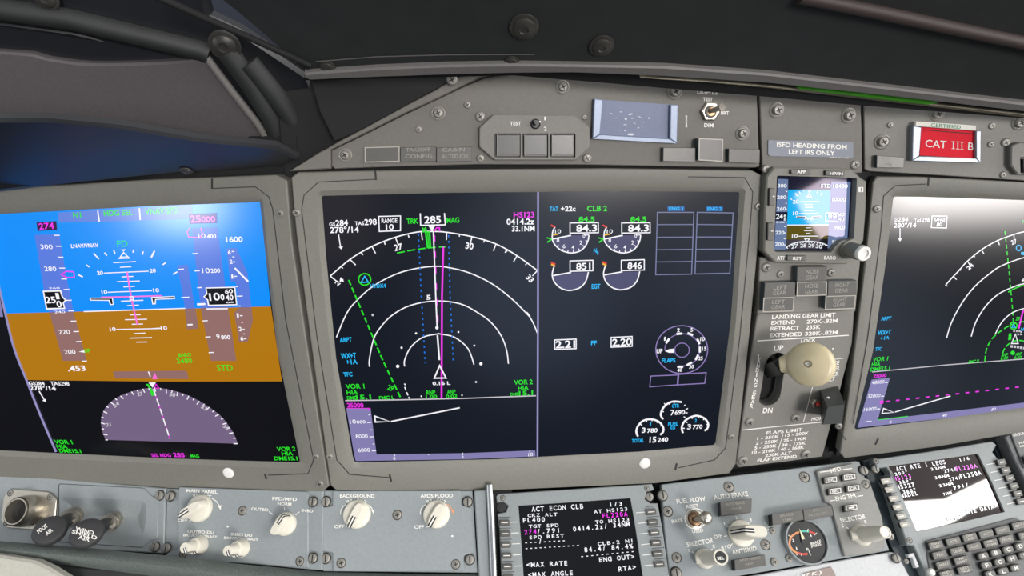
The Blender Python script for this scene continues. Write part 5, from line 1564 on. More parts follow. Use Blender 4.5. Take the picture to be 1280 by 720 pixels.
# air nozzle
m = M(LOL, 'bare_metal')
m.plate(rounded(d1(25, 168, 78, 116, 340, 138, 392, 182, 376, 355, 330, 408, 40, 385, 4, 335), 3, 3), 0.0022, 0.0, 'bare_metal', 0.0005)
nz = m.build('air_nozzle', ap, 'polished metal air nozzle on square flange')
hn = LOL.height(d1(215, 268)[0], d1(105, 258)[0])
m = M(LOL, 'bare_metal')
pr = [(18.8, 0.0022), (18.8, 0.006), (18.0, 0.011), (16.6, 0.015), (15.2, hn * 0.72), (14.4, hn * 0.75), (15.0, hn * 0.78), (15.4, hn - 0.0012), (15.0, hn), (13.8, hn), (13.4, hn - 0.002), (12.5, 0.010), (8, 0.007)]
m.lathe(d1(215, 268)[0], pr, 40, mats=['bare_metal'] * 11 + ['groove'] * 2)
m.build('tube', nz)
hardware(ap, LOL, 'sunk_screw', [(d1(72, 145)[0], 4.2), (d1(347, 172)[0], 4.2), (d1(45, 350)[0], 4.2)], 0.0022)


def pull_knob(label, base, head, rx, nd, words):
    pk = thing('pull_knob', label, 'pull knob', LOL, base, group='air pull knobs')
    b = LOL.P(*base, -0.006); h0 = 0.040
    t = LOL.P(*head, h0)
    nd = Vector(nd).normalized()
    d = (t - b).normalized()
    m = M(LOL, 'bare_metal')
    m.tube([b, b + d * 0.008], 0.0085, 'bare_metal'); m.tube([b + d * 0.006, b + d * 0.012], 0.0066, 'chrome'); m.tube([b + d * 0.011, b + d * 0.0145], 0.0078, 'bare_metal')
    m.build('collar', pk)
    m = M(LOL, 'black_plastic'); m.tube([b + d * 0.012, t - nd * 0.006], 0.0056, 'black_plastic', r2=0.0075); m.build('stem', pk)
    k = -t.z / F
    m = M(LOL, 'knob_dark')
    m.lathe(None, [(rx * 0.5, -0.010), (rx * 0.88, -0.008), (rx * 0.99, -0.005), (rx, -0.002), (rx * 0.95, -0.0005), (rx * 0.88, 0), (rx * 0.4, 0)], 40, scale=k, axis=nd, origin=t)
    fc = Facet(nd, t + nd * 0.0002)
    for tx, a, c_, cap in words: m.turned(tx, a, c_, cap, 0.0001, 'white_ink') if False else m.text(tx, a, c_, cap, 0.0001, 'white_ink', True, False, (Vector((c_[1] - a[1], -(c_[0] - a[0]))).normalized()[:]), F_=fc)
    m.build('head', pk)
    return pk


pull_knob('black round pull knob lettered FOOT AIR', d1(520, 300)[0], d1(340, 395)[0], 18.2, (0.26, 0.72, 0.64),
          [('FOOT', *d1(268, 426, 334, 378), 4.6), ('AIR', *d1(325, 440, 368, 408), 4.6)])
pull_knob('black round pull knob lettered WINDSHIELD AIR', f1(735, 365)[0], f1(555, 435)[0], 18.2, (0.26, 0.72, 0.64),
          [('WIND', *f1(483, 425, 600, 455), 4.6), ('SHIELD', *f1(460, 443, 620, 487), 4.6), ('AIR', *f1(500, 480, 575, 500), 4.6)])

mp = thing('dimming_panel', 'blue grey panel with four ivory knobs, MAIN PANEL BRIGHT at its left', 'control panel', LOL, (300, 700))
m = M(LOL, 'blue_grey')
m.plate([(208.5, 611), (404, 612.8), (402.5, 713), (206.5, 696)], -0.0015, -0.008, 'blue_grey', 0.0006)
m.plate(rounded(f2(122, 148, 945, 178, 952, 200, 952, 668, 945, 665, 48, 610, 45, 570, 115, 545, 118, 230), 1.5, 2), 0.0006, -0.0015, 'blue_grey', 0.0005)
hl = 0.0008
def T(c, s_, tx, x0, y0, x1, y1, cap, **kw): m.text(tx, *c(x0, y0, x1, y1), cap / s_, hl, 'white_ink', **kw)
S2 = 5.143
for a in (('MAIN PANEL', 170, 180, 370, 190, 20), ('BRIGHT', 212, 212, 330, 220, 18), ('OFF', 113, 372, 177, 370, 19), ('OUTBD DU', 175, 442, 347, 450, 18), ('BRT/CONTRAST', 150, 464, 368, 477, 15), ('INBD DU', 456, 460, 592, 468, 18),
          ('BRT/CONTRAST', 412, 481, 632, 494, 15), ('PFD/MFD', 722, 232, 880, 238, 20), ('NORM', 755, 264, 845, 268, 19), ('OUTBD', 587, 297, 697, 304, 18), ('INBD', 910, 307, 985, 312, 18)): T(f2, S2, *a)
for s_ in ((700, 305, 725, 325), (800, 278, 800, 300), (897, 307, 872, 328), (188, 368, 215, 355)): m.line(f2(*s_), 0.9, hl, 'white_ink')
m.line(smooth_line(f2(335, 222, 362, 240, 380, 268)), 1.0, hl, 'white_ink'); m.poly(f2(372, 270, 394, 264, 390, 298), hl, 'white_ink'); m.disc(f2(435, 402)[0], 1.3, hl, 'white_ink')
m.build('face_plate', mp)
bar_knob(mp, LOL, f2(262, 285)[0], 16.2, f2(190, 262)[0], 215, label='large ivory knob turned to OFF', longer=1.1)
bar_knob(mp, LOL, f2(812, 385)[0], 13.8, f2(752, 405)[0], 62, label='ivory knob pointing to NORM')
twin_knob(mp, LOL, f2(262, 522)[0], 10.8, f2(155, 532)[0], 300); twin_knob(mp, LOL, f2(528, 540)[0], 10.8, f2(432, 552)[0], 300)
hardware(mp, LOL, 'sunk_screw', [(f2(530, 300)[0], 6), (f2(150, 577)[0], 5.6), (f2(900, 625)[0], 6)], 0.0006)
hardware(mp, LOL, 'fastener', [(f2(70, 207)[0], 5.6), (f2(45, 540)[0], 5.6), (f2(985, 243)[0], 5.6), (f2(985, 605)[0], 5.6)], 0.0003)
hardware(ap, LOL, 'fastener', [(f2(0, 202)[0], 5.6), (f1(1000, 533)[0], 5.6)], 0.0003)
hardware(mp, LOL, 'screw', [], 0)

bp = thing('dimming_panel', 'blue grey panel with two ivory knobs, BACKGROUND and AFDS FLOOD', 'control panel', LOW, (500, 714))
m = M(LOW, 'blue_grey')
m.plate([(405.5, 613), (590.5, 613.5), (597, 716), (404, 714)], -0.0015, -0.008, 'blue_grey', 0.0006)
m.plate(rounded(f3(82, 172, 903, 172, 908, 262, 968, 285, 985, 570, 925, 590, 922, 690, 85, 690, 80, 570, 18, 560, 15, 280, 80, 270), 1.2, 2), 0.0006, -0.0015, 'blue_grey', 0.0005)
S3 = 5.141
for a in (('BACKGROUND', 128, 216, 350, 217, 22), ('AFDS FLOOD', 645, 216, 855, 214, 22), ('OFF', 92, 413, 157, 411, 21), ('OFF', 607, 416, 668, 414, 21)): T(f3, S3, *a)
for ox in (0, 512):
    for ch, x, y, dx, dy in (('B', 178, 254, 15, -6), ('R', 199, 247, 15, -4), ('I', 221, 243, 4, -1), ('G', 234, 242, 17, 1), ('H', 256, 244, 15, 4), ('T', 277, 249, 15, 7)):
        m.turned(ch, *f3(x + ox, y, x + ox + dx, y + dy), 19 / S3, hl, 'white_ink')
    m.line(smooth_line(f3(170 + ox, 258, 146 + ox, 276, 134 + ox, 300, 132 + ox, 325)), 0.9, hl, 'white_ink')
    mt = 'white_ink' if ox == 0 else 'orange_ink'
    m.line(smooth_line(f3(305 + ox, 258, 328 + ox, 278, 340 + ox, 300)), 1.0, hl, mt); m.poly(f3(331 + ox, 298, 351 + ox, 294, 345 + ox, 322), hl, mt)
m.line(f3(165, 402, 188, 400, 196, 388), 0.9, hl, 'white_ink'); m.line(f3(680, 405, 700, 403, 708, 390), 0.9, hl, 'white_ink'); m.disc(f3(850, 463)[0], 1.3, hl, 'white_ink')
m.build('face_plate', bp)
bar_knob(bp, LOW, f3(240, 322)[0], 17, f3(228, 300)[0], 245, label='ivory BACKGROUND knob at OFF', longer=1.04)
bar_knob(bp, LOW, f3(750, 322)[0], 16.6, f3(755, 300)[0], 240, label='ivory AFDS FLOOD knob at OFF', longer=1.04)
hardware(bp, LOW, 'sunk_screw', [(f3(497, 327)[0], 6.4), (f3(137, 636)[0], 6.2), (f3(872, 645)[0], 6.2)], 0.0006)
hardware(bp, LOW, 'fastener', [(f3(38, 242)[0], 5.8), (f3(948, 243)[0], 5.8), (f3(38, 607)[0], 5.8), (f3(962, 614)[0], 5.8)], -0.0003)

# post, chrome rail, cushion roll and corner piece
pt = M(LOW, 'blue_grey'); pt.plate([(592.5, 613.5), (607.5, 612), (615, 730), (599, 730)], 0.001, -0.010, 'blue_grey', 0.001)
tag(pt.build('panel_post'), 'narrow blue grey upright strip beside the chrome rail', 'trim strip')
pt = M(LOW, 'chrome'); pt.tube([LOW.P(x, y, 0.003) for x, y in ((611.8, 606), (614.5, 660), (617.5, 735))], 0.0032, 'chrome', 16)
tag(pt.build('chrome_rail'), 'upright chrome rail left of the lower screen with ACT ECON CLB', 'rail')
m = M(LOW, 'webbing')
top = [(-60, 672), (60, 681), (205, 694), (300, 705), (404, 714.5), (520, 717.5), (600, 718)]
bot = [(-60, 690), (60, 703), (205, 722), (300, 735), (404, 745), (520, 748), (600, 748)]
lps = []
for tt in (0, 0.12, 0.3, 0.5, 0.7, 0.88, 1.0):
    hh = 0.012 * math.sin(math.pi * tt) - 0.004
    lps.append([LOW.P(a[0] + (b[0] - a[0]) * tt, a[1] + (b[1] - a[1]) * tt, hh) for a, b in zip(top, bot)])
m.loft(lps[::-1], 'webbing', closed=False, cap1=False)
tag(m.build('padded_roll'), 'ribbed grey green padded roll below the blue grey panels', 'padding')
m = M(LOW, 'cream_plastic')
m.plate([(-60, 686), (0, 694), (43, 701), (62, 710), (84, 724), (100, 760), (-60, 760)], 0.014, 0.004, 'cream_plastic', 0.002)
tag(m.build('corner_cover'), 'cream plastic corner piece at the bottom left', 'cover')
m = M(LOW, 'shroud'); m.plate([(-60, 700), (210, 716), (420, 740), (600, 745), (600, 840), (-60, 840)], -0.006, -0.011, 'shroud', 0.001)
tag(m.build('lower_kick_panel'), 'dark panel below the padded roll', 'panel')

# ------------------------------------------------------------------ control display unit beside the chrome rail
cu = thing('control_display_unit', 'flight computer screen headed ACT ECON CLB with line select keys', 'control display', PED, (720, 715), group='flight computer units')
body = [(620, 620), (623, 617), (720, 611), (815, 604.8), (817.5, 612), (808, 614.5), (806, 624), (813, 629), (822, 629), (828, 660), (840, 745), (628, 745), (624, 660), (621.5, 642), (632, 640), (635, 632), (629, 627), (621, 628)]
hole = [(648, 632), (720, 627.3), (788, 622.5), (793, 650), (799, 690), (807, 742), (656, 742), (652.5, 690)]
m = M(PED, 'cdu_grey')
m.plate(body, 0.003, -0.008, 'cdu_grey', 0.0008, holes=[hole])
lsk_l = [d2(x, y)[0] for x, y in ((125, 320), (129, 402), (134, 485), (140, 567), (146, 650), (152, 730))]
lsk_r = [d3(x, y)[0] for x, y in ((566, 239), (578, 317), (590, 394), (602, 472), (615, 552), (628, 632))]
for (a, b) in [(d2(x0, y0)[0], d2(x1, y1)[0]) for x0, y0, x1, y1 in ((168, 317, 226, 314), (174, 398, 231, 396), (181, 480, 239, 477), (187, 563, 245, 560), (193, 647, 250, 644))] + \
        [(d3(x0, y0)[0], d3(x1, y1)[0]) for x0, y0, x1, y1 in ((450, 246, 528, 240), (462, 326, 540, 318), (475, 405, 552, 397), (488, 486, 564, 477), (500, 564, 578, 556), (512, 643, 590, 635))]:
    m.line([a, b], 0.9, 0.0032, 'white_ink')
for i, p in enumerate(lsk_l): m.line([(p[0] - 8, p[1] - 6.6), (p[0] + 7.5, p[1] - 7)], 0.7, 0.0031, 'groove')
for i, p in enumerate(lsk_r): m.line([(p[0] - 7.5, p[1] - 6.4), (p[0] + 8, p[1] - 7.6)], 0.7, 0.0031, 'groove')
m.build('housing', cu)
for i, p in enumerate(lsk_l + lsk_r):
    sl = -0.02 if i < 6 else -0.07
    m = M(PED, 'lamp_face'); w, hh = 6.2, 3.6
    sk = 0.04 if i < 6 else 0.14
    m.plate(rounded([(p[0] - w - hh * sk, p[1] - hh - w * sl), (p[0] + w - hh * sk, p[1] - hh + w * sl), (p[0] + w + hh * sk, p[1] + hh + w * sl), (p[0] - w + hh * sk, p[1] + hh - w * sl)], 1, 2), 0.0055, 0.003, 'lamp_face', 0.0005, side='button_dark')
    m.line([(p[0] - 4, p[1] - 4 * sl), (p[0] + 4, p[1] + 4 * sl)], 1.0, 0.0057, 'white_ink')
    m.build('line_key', cu)
m = M(PED, 'scr_cdu'); m.poly([(645, 630), (720, 625), (790, 620), (795, 650), (801, 690), (810, 744), (653, 744), (649.5, 690)], 0.0008)
scr = m.build('screen', cu)
m = M(PED); hs = 0.001
q = Ink(m, d2, hs)
def CT(q, tx, *a, mat='s_white'): q.t(tx, *a, mat=mat, mono=True)
Ink(m, px, hs).t('ACT ECON CLB', 664.7, 639.5, 729.2, 635.7, 5.7, mono=True)
CT(q, 'CRZ ALT', 298, 279, 520, 269, 24); CT(q, 'FL400', 264, 319, 427, 312, 33); CT(q, 'TGT SPD', 307, 361, 530, 350, 24); CT(q, '274', 274, 408, 364, 402, 33, mat='s_magenta'); CT(q, '/.791', 372, 402, 533, 392, 32); CT(q, 'SPD REST', 312, 444, 571, 430, 25)
CT(q, '---/-----', 280, 482, 576, 466, 33); CT(q, '------------', 283, 525, 682, 500, 30); CT(q, '<MAX RATE', 290, 654, 595, 640, 33); CT(q, '<MAX ANGLE', 302, 729, 636, 713, 33)
q = Ink(m, d3, hs)
CT(q, '1/3', 258, 198, 347, 191, 27); CT(q, 'AT HS123', 136, 251, 386, 229, 25); CT(q, 'FL220A', 201, 286, 389, 270, 33, mat='s_magenta'); CT(q, 'TO HS123', 146, 329, 399, 308, 25)
Ink(m, px, hs).t('0414.2z/ 34NM', 716.7, 664.2, 787.5, 657.6, 5.6, mono=True)
CT(q, 'CLB-2 N1', 164, 493, 424, 468, 26); CT(q, '84.4/ 84.4%', 65, 541, 429, 511, 34); CT(q, '-----------', 40, 585, 434, 546, 30); CT(q, 'ENG OUT>', 176, 616, 439, 590, 33); CT(q, 'RTA>', 321, 686, 451, 669, 33)
m.build('screen_text', scr)
hardware(cu, PED, 'sunk_screw', [(d2(110, 135)[0], 3.6), (d3(530, 62)[0], 3.4)], 0.003)
hardware(cu, PED, 'fastener', [(d3(548, 126)[0], 5.2)], 0.0)
m = M(PED, 'gap_black'); m.lathe(d2(103, 205)[0], [(6.6, 0.0), (6.4, 0.001), (5, 0.0012)], 24, mat='shroud'); m.build('fastener_hole', cu)

# ------------------------------------------------------------------ autobrake panel
ab = thing('autobrake_panel', 'blue grey panel with AUTO BRAKE knob and round brake pressure gauge', 'control panel', PED, (960, 712))
m = M(PED, 'blue_grey')
m.plate([(827, 605.5), (836, 604.3), (950, 590.5), (1070, 576), (1074.5, 577), (1090, 622), (1101, 655), (1112, 688), (1060, 697), (920, 720.5), (838, 735), (836, 712), (830, 660)], 0.0008, -0.007, 'blue_grey', 0.0008)
hl = 0.001
S5 = 4.5
for a in (('FUEL FLOW', 118, 313, 280, 296, 24), ('RESET', 173, 340, 240, 332, 18), ('RATE', 90, 423, 152, 416, 19), ('USED', 205, 479, 267, 471, 19), ('AUTO BRAKE', 328, 291, 520, 269, 25), ('OFF', 329, 512, 371, 503, 21), ('1', 383, 433, 389, 432, 16), ('2', 449, 401, 460, 400, 16), ('3', 528, 413, 540, 411, 17),
          ('RTO', 371, 576, 424, 560, 20), ('SELECTOR', 175, 557, 325, 531, 25), ('L', 185, 584, 193, 583, 16), ('C', 320, 563, 333, 560, 18), ('ANTISKID', 430, 599, 568, 576, 24)): T(f5, S5, *a)
for s_ in ((383, 497, 399, 494), (395, 437, 408, 444), (455, 405, 457, 418), (524, 420, 518, 428), (420, 548, 432, 537), (203, 583, 215, 592), (308, 576, 318, 567), (625, 460, 636, 458)): m.line(f5(*s_), 1.1, hl, 'white_ink')
m.line(ellipse(f5(222, 398)[0], 13.2, 12.6, n=40), 1.2, hl, 'white_ink', closed=True)
m.build('face_plate', ab)
hardware(ab, PED, 'sunk_screw', [(f5(410, 220)[0], 7), (f5(835, 164)[0], 7), (f5(66, 357)[0], 7), (f5(116, 617)[0], 6.6), (f5(615, 545)[0], 6.6)], 0.0008)
hardware(ab, PED, 'screw', [(f5(664, 641)[0], 5), (f5(655, 465)[0], 4.2), (f5(900, 437)[0], 4), (f5(748, 620)[0], 5)], 0.0008)
hardware(ab, PED, 'fastener', [(f5(35, 268)[0], 6), (f5(112, 704)[0], 6.6)], 0.0008)
lamp(ab, PED, f5(362, 304, 540, 284, 537, 362, 366, 381), 0.009, lines=[('AUTO BRAKE', *f5(395, 325, 500, 313), 3), ('DISARM', *f5(425, 350, 480, 344), 3)], side='button_dark')
lamp(ab, PED, f5(442, 629, 612, 599, 620, 660, 446, 690), 0.009, lines=[('ANTISKID', *f5(468, 640, 590, 622), 3), ('INOP', *f5(505, 662, 550, 655), 3)], side='button_dark')
lamp(ab, PED, f5(652, 373, 824, 346, 832, 404, 657, 436), 0.009, lines=[('BRAKE', *f5(700, 390, 775, 378), 3), ('TEMP', *f5(712, 415, 770, 406), 3)], side='button_dark')
lamp(ab, PED, f5(828, 345, 985, 321, 998, 380, 835, 411), 0.009, lines=[('BTL', *f5(885, 360, 920, 354), 3), ('PRESSURE', *f5(862, 388, 965, 370), 3)], side='button_dark')
tb = f5(215, 400)[0]
m = M(PED, 'bare_metal')
m.lathe(tb, [(11, 0.0008), (11, 0.0016), (9.2, 0.002), (8.6, 0.001)], 32, mat='bare_metal')
m.lathe(tb, [(8.4, 0.001), (7.6, 0.0038), (5.2, 0.0048), (4.4, 0.003)], 28, mat='brass')
te = PED.P(*f5(282, 393)[0], 0.024); t0 = PED.P(*tb, 0.003)
m.tube([t0, t0.lerp(te, 0.45), t0.lerp(te, 0.8), te], 0.0022, 'bare_metal', 24, r2=0.0058, caps=False)
m.lathe(None, [(0.0058, -0.0005), (0.0057, 0.0005), (0.0050, 0.0020), (0.0038, 0.0031), (0.0020, 0.0037), (0.0006, 0.0039)], 24, scale=1.0, axis=(te - t0), origin=te, mat='bare_metal')
m.build('toggle_switch', ab, 'chrome bat handle toggle in white ring')
bar_knob(ab, PED, f5(475, 481)[0], 16, f5(562, 466)[0], 176, label='ivory AUTO BRAKE knob pointing to OFF', longer=1.02, wide=0.5)


def cap_knob(root, base, r, tip, rt, cap, word, label):
    h = PED.height(base, tip)
    m = M(PED, 'ivory')
    m.lathe(base, [(r, 0.001), (r, 0.004), (r * 0.93, 0.006), (r * 0.72, 0.008), (r * 0.68, h * 0.6), (rt * 1.05, h - 0.0012), (rt, h), (rt * 0.8, h), (rt * 0.76, h - 0.0006), (rt * 0.3, h - 0.0006)], 36, mats=['ivory'] * 8 + [cap] * 2)
    # grip ridge on the skirt
    o = PED.P(*base, 0.004); k = PED.mpp(base)
    m.tube([o + PED.ex * (-r * 0.85 * k), o + PED.ex * (r * 0.1 * k) + PED.n * 0.002], 0.0045, 'ivory')
    if word:
        m.text(word, (tip[0] - 4.2, tip[1] + 1.6), (tip[0] + 4.2, tip[1] + 1.0), 3.6, h + 0.001 - 0.0012, 'white_ink')
    return m.build('knob', root, label)


cap_knob(ab, f5(268, 622)[0], 11.6, f5(366, 622)[0], 8.4, 'black_plastic', 'SEL', 'ivory knob with black SEL cap')
# pressure gauge
gc = f5(852, 525)[0]; hg = 0.006
m = M(PED, 'gauge_black')
kx = 25.2
go = PED.P(*gc, hg) - PED.n * hg
m.lathe(gc, [(27, 0.0008), (27, hg - 0.001), (26.2, hg), (24.6, hg), (24.2, hg - 0.002)], 48, mats=['blue_grey', 'blue_grey', 'cdu_grey', 'cdu_grey', 'gauge_black'], origin=go)
m.lathe(gc, [(24.4, hg - 0.0022), (3, hg - 0.0022)], 48, mat='gauge_black', origin=go)
gg = m.build('pressure_gauge', ab, 'black brake pressure dial with orange, teal and red arc')
m = M(PED); hd_ = hg - 0.0018
arc = smooth_line(f5(852, 595, 815, 596, 780, 583, 756, 555, 752, 525, 762, 498, 790, 478, 808, 472), 3)
m.line(arc[:len(arc)], 2.4, hd_, 'orange_ink'); m.line(f5(852, 597, 820, 597, 795, 588), 2.6, hd_ + 0.0001, 'red_ink')
m.line(smooth_line(f5(812, 471, 835, 467, 860, 470)), 2.4, hd_, 'teal_ink'); m.line(smooth_line(f5(862, 470, 880, 476, 896, 484)), 2.4, hd_, 'red_ink')
for s_ in ((892, 490, 904, 477), (860, 578, 870, 604), (852, 470, 856, 455), (758, 500, 745, 490), (800, 590, 790, 604), (820, 592, 818, 606)): m.line(f5(*s_), 0.9, hd_ + 0.0002, 'white_ink')
m.poly(f5(806, 452, 838, 510, 822, 516), hd_ + 0.0012, 'needle'); m.disc(f5(832, 520)[0], 3.2, hd_ + 0.001, 'button_dark')
for tx, x, y in (('4', 866, 501), ('2', 767, 527), ('1', 790, 572), ('0', 848, 577)): m.text(tx, *f5(x, y, x + (5 if tx == '1' else 12), y - 1), 14 / 4.5, hd_ + 0.0002, 'white_ink')
m.text('BRAKE', *f5(872, 547, 930, 529), 14 / 4.5, hd_ + 0.0002, 'white_ink'); m.text('PRESS', *f5(876, 563, 930, 545), 13 / 4.5, hd_ + 0.0002, 'white_ink')
m.build('dial_marking', gg)

mf = thing('display_select_panel', 'raised grey panel with five MFD keys and a SELECTOR knob', 'control panel', PED, (1070, 690))
m = M(PED, 'panel_grey')
m.plate(rounded(f5(903, 128, 1105, 84, 1138, 150, 1200, 178, 1275, 395, 1292, 560, 1240, 590, 1062, 610, 1003, 388, 985, 318, 950, 300), 1.5, 2), 0.004, 0.0009, 'panel_light', 0.0008)
hl = 0.0042
for a in (('MFD', 985, 140, 1043, 127, 22), ('ENG TFR', 1013, 298, 1130, 276, 23), ('SELECTOR', 1040, 420, 1182, 395, 24), ('C', 1046, 447, 1058, 445, 17), ('R', 1175, 424, 1187, 421, 17)): T(f5, S5, *a)
for s_ in ((922, 136, 980, 129), (1050, 122, 1103, 115), (980, 297, 1010, 293), (1133, 272, 1165, 267), (1072, 447, 1083, 453)): m.line(f5(*s_), 1.1, hl, 'white_ink')
m.build('face_plate', mf)
for cx, cy, tx in ((986, 178, 'ENG'), (1090, 163, 'SYS'), (1010, 242, 'INFO'), (1112, 226, 'C/R'), (1100, 335, '=')):
    m = M(PED, 'lamp_face')
    def K(dx, dy): return (cx + dx * 1.0 + dy * 0.10, cy + dy - dx * 0.13)
    qd = [v for d in ((-40, -19), (40, -19), (40, 19), (-40, 19)) for v in K(*d)]
    m.plate(rounded(f5(*qd), 1, 2), 0.0075, 0.004, 'lamp_face', 0.0005, side='button_dark')
    q2 = [v for d in ((-29, -12), (29, -12), (29, 12), (-29, 12)) for v in K(*d)]
    m.line(f5(*q2), 0.9, 0.0077, 'white_ink', closed=True)
    m.text(tx, *f5(*K(-18, 7), *K(18, 7)), 13 / 4.5, 0.0077, 'white_ink') if tx != '=' else m.poly(f5(*[v for d in ((-16, -4), (16, -4), (16, 5), (-16, 5)) for v in K(*d)]), 0.0077, 'white_ink')
    m.build('key', mf)
cap_knob(mf, f5(1142, 490)[0], 13, d7(760, 610)[0], 6.6, 'white_plastic', None, 'ivory SELECTOR knob')
hardware(mf, PED, 'sunk_screw', [(f5(1178, 205)[0], 5.4)], 0.004)
hardware(mf, PED, 'fastener', [(f5(1165, 128)[0], 5.4), (d6(90, 216)[0], 4.4)], 0.001)

lp = M(PED, 'bright_plate')
lp.plate([(842, 737), (1062, 698.5), (1114, 690), (1122, 692), (1150, 745), (1150, 860), (842, 860)], 0.0, -0.006, 'bright_plate', 0.0008)
lp.plate(f5(830, 704, 985, 668, 1005, 700, 1060, 860, 900, 860), 0.001, 0.0, 'placard_brown', 0.0002)
lp.text('( 97 K )', *f5(790, 732, 930, 708), 18 / 4.5, 0.0012, 'white_ink', slant=(0.15, -1))
tag(lp.build('speed_limit_placard_plate'), 'pale bright plate with brown lettered placard at the bottom edge', 'panel')

# ------------------------------------------------------------------ right control display unit with keyboard
cu = thing('control_display_unit', 'flight computer with keyboard and brown sunlit screen headed ACT RTE 1 LEGS', 'control display', PED, (1200, 720), group='flight computer units')
body = [(1094, 577), (1097, 573.5), (1170, 563), (1240, 551.5), (1246, 556), (1241, 565), (1247, 573), (1254, 575), (1264, 596), (1290, 650), (1340, 760), (1172, 760), (1160, 722), (1142, 682), (1134, 681), (1112, 612), (1106, 602), (1112, 598), (1114, 590), (1108, 584), (1096, 585)]
hole = [(1110.5, 582.8), (1170, 574.8), (1222.5, 567), (1240, 603), (1256, 640), (1200, 653), (1146, 664.5), (1128, 622)]
m = M(PED, 'cdu_grey')
m.plate(body, 0.003, -0.008, 'cdu_grey', 0.0008, holes=[hole])
for a, b in [(d5(x0, y0)[0], d5(x1, y1)[0]) for x0, y0, x1, y1 in ((348, 268, 424, 253), (382, 331, 460, 317), (415, 397, 495, 381), (447, 462, 528, 446), (483, 526, 562, 512), (515, 591, 592, 574))]: m.line([a, b], 0.9, 0.0032, 'white_ink')
lk = [d4(x, y)[0] for x, y in ((182, 400), (213, 470), (245, 543), (277, 614), (308, 688))] + [d6(222, 110)[0]]
rk = [d5(x, y)[0] for x, y in ((475, 246), (510, 312), (544, 375), (576, 440), (608, 503), (636, 567))]
for p in lk: m.line([(p[0] - 9, p[1] - 4.6), (p[0] + 4, p[1] - 7.4)], 0.7, 0.0031, 'groove')
m.build('housing', cu)
for i, p in enumerate(lk + rk):
    m = M(PED, 'lamp_face'); w, hh = (5.6, 3.4) if i < 6 else (5.2, 3.8)
    def K(dx, dy): return (p[0] + dx + dy * 0.42, p[1] + dy - dx * 0.17)
    m.plate(rounded([K(-w, -hh), K(w, -hh), K(w, hh), K(-w, hh)], 1.2, 2), 0.0062, 0.003, 'lamp_edge' if i < 6 else 'lamp_face', 0.0005, side='button_dark')
    m.line([K(-2.6, 0.3), K(2.6, 0.3)], 1.3, 0.0064, 'white_ink')
    m.build('line_key', cu)
m = M(PED, 'scr_cdu_warm'); m.poly([(1108, 581), (1170, 572.8), (1224, 565), (1243, 603), (1259, 641), (1200, 655), (1144, 667), (1125, 622)], 0.0008)
scr = m.build('screen', cu)
m = M(PED); q = Ink(m, d4, hs)
def CT(q, tx, *a, mat='s_white'): q.t(tx, *a, mat=mat, mono=True)
Ink(m, px, hs).t('ACT RTE 1 LEGS', 1121, 588.8, 1182.5, 579.8, 5, mono=True)
CT(q, '200°', 257, 358, 358, 338, 23); CT(q, 'HS123', 246, 401, 389, 377, 32, mat='s_magenta'); CT(q, '329°', 291, 427, 392, 407, 23); CT(q, 'HS327', 271, 471, 417, 446, 32); CT(q, '360°', 324, 504, 425, 482, 23); CT(q, 'NADEL', 304, 541, 444, 515, 32)
q = Ink(m, d5, hs); CT(q, '1/6', 136, 241, 211, 226, 24)
q = Ink(m, f6, hs)
CT(q, '33NM', 338, 193, 408, 180, 13); CT(q, '38NM', 358, 236, 427, 223, 13); CT(q, '23NM', 379, 276, 447, 263, 13); CT(q, '274/', 403, 204, 462, 193, 15); CT(q, 'FL220A', 463, 196, 568, 178, 20, mat='s_magenta'); CT(q, '274/', 428, 246, 484, 235, 15); CT(q, 'FL250A', 486, 233, 590, 213, 20)
CT(q, '.791/', 436, 292, 522, 270, 15); CT(q, 'RTE DATA>', 517, 411, 668, 379, 20); CT(q, 'COMM', 421, 447, 491, 432, 17); CT(q, '75NM', 400, 318, 440, 308, 12)
m.build('screen_text', scr)
m = M(PED, 'key_plate')
m.plate([(1157, 676), (1268, 647), (1296, 660), (1350, 760), (1172, 760), (1160, 700)], 0.0042, 0.002, 'key_plate', 0.0006)
kp = m.build('key_plate', cu)
ROWK = [((500, 294), 'INIT|REF'), ((655, 260), 'RTE'), ((802, 224), 'DEP|ARR'), ((948, 194), 'ATC'), ((1092, 159), 'VNAV'), ((1242, 118), '-BRT+'),
        ((535, 380), 'FIX'), ((692, 345), 'LEGS'), ((840, 308), 'HOLD'), ((988, 276), 'FMC|COMM'), ((1126, 243), 'PROG'), ((1300, 205), 'EXEC'),
        ((567, 467), 'MENU'), ((727, 429), 'N1|LIMIT'), ((597, 552), 'PREV|PAGE'), ((758, 512), 'NEXT|PAGE')]
for (x, y), tx in ROWK:
    m = M(PED, 'lamp_face')
    def K(dx, dy): return (x + dx + dy * 0.36, y + dy - dx * 0.235)
    m.plate(rounded(d6(*[v for d in ((-62, -34), (62, -34), (62, 34), (-62, 34)) for v in K(*d)]), 1.2, 2), 0.0080, 0.004, 'lamp_face', 0.0006, side='button_dark')
    ls = tx.split('|')
    for i, w_ in enumerate(ls):
        yy = 9 if len(ls) == 1 else (-5 if i == 0 else 22); hw = 9.5 * len(w_)
        m.text(w_, *d6(*K(-hw, yy), *K(hw, yy)), 19 / 7.11, 0.0082, 'lamp_edge')
    m.build('key', cu)
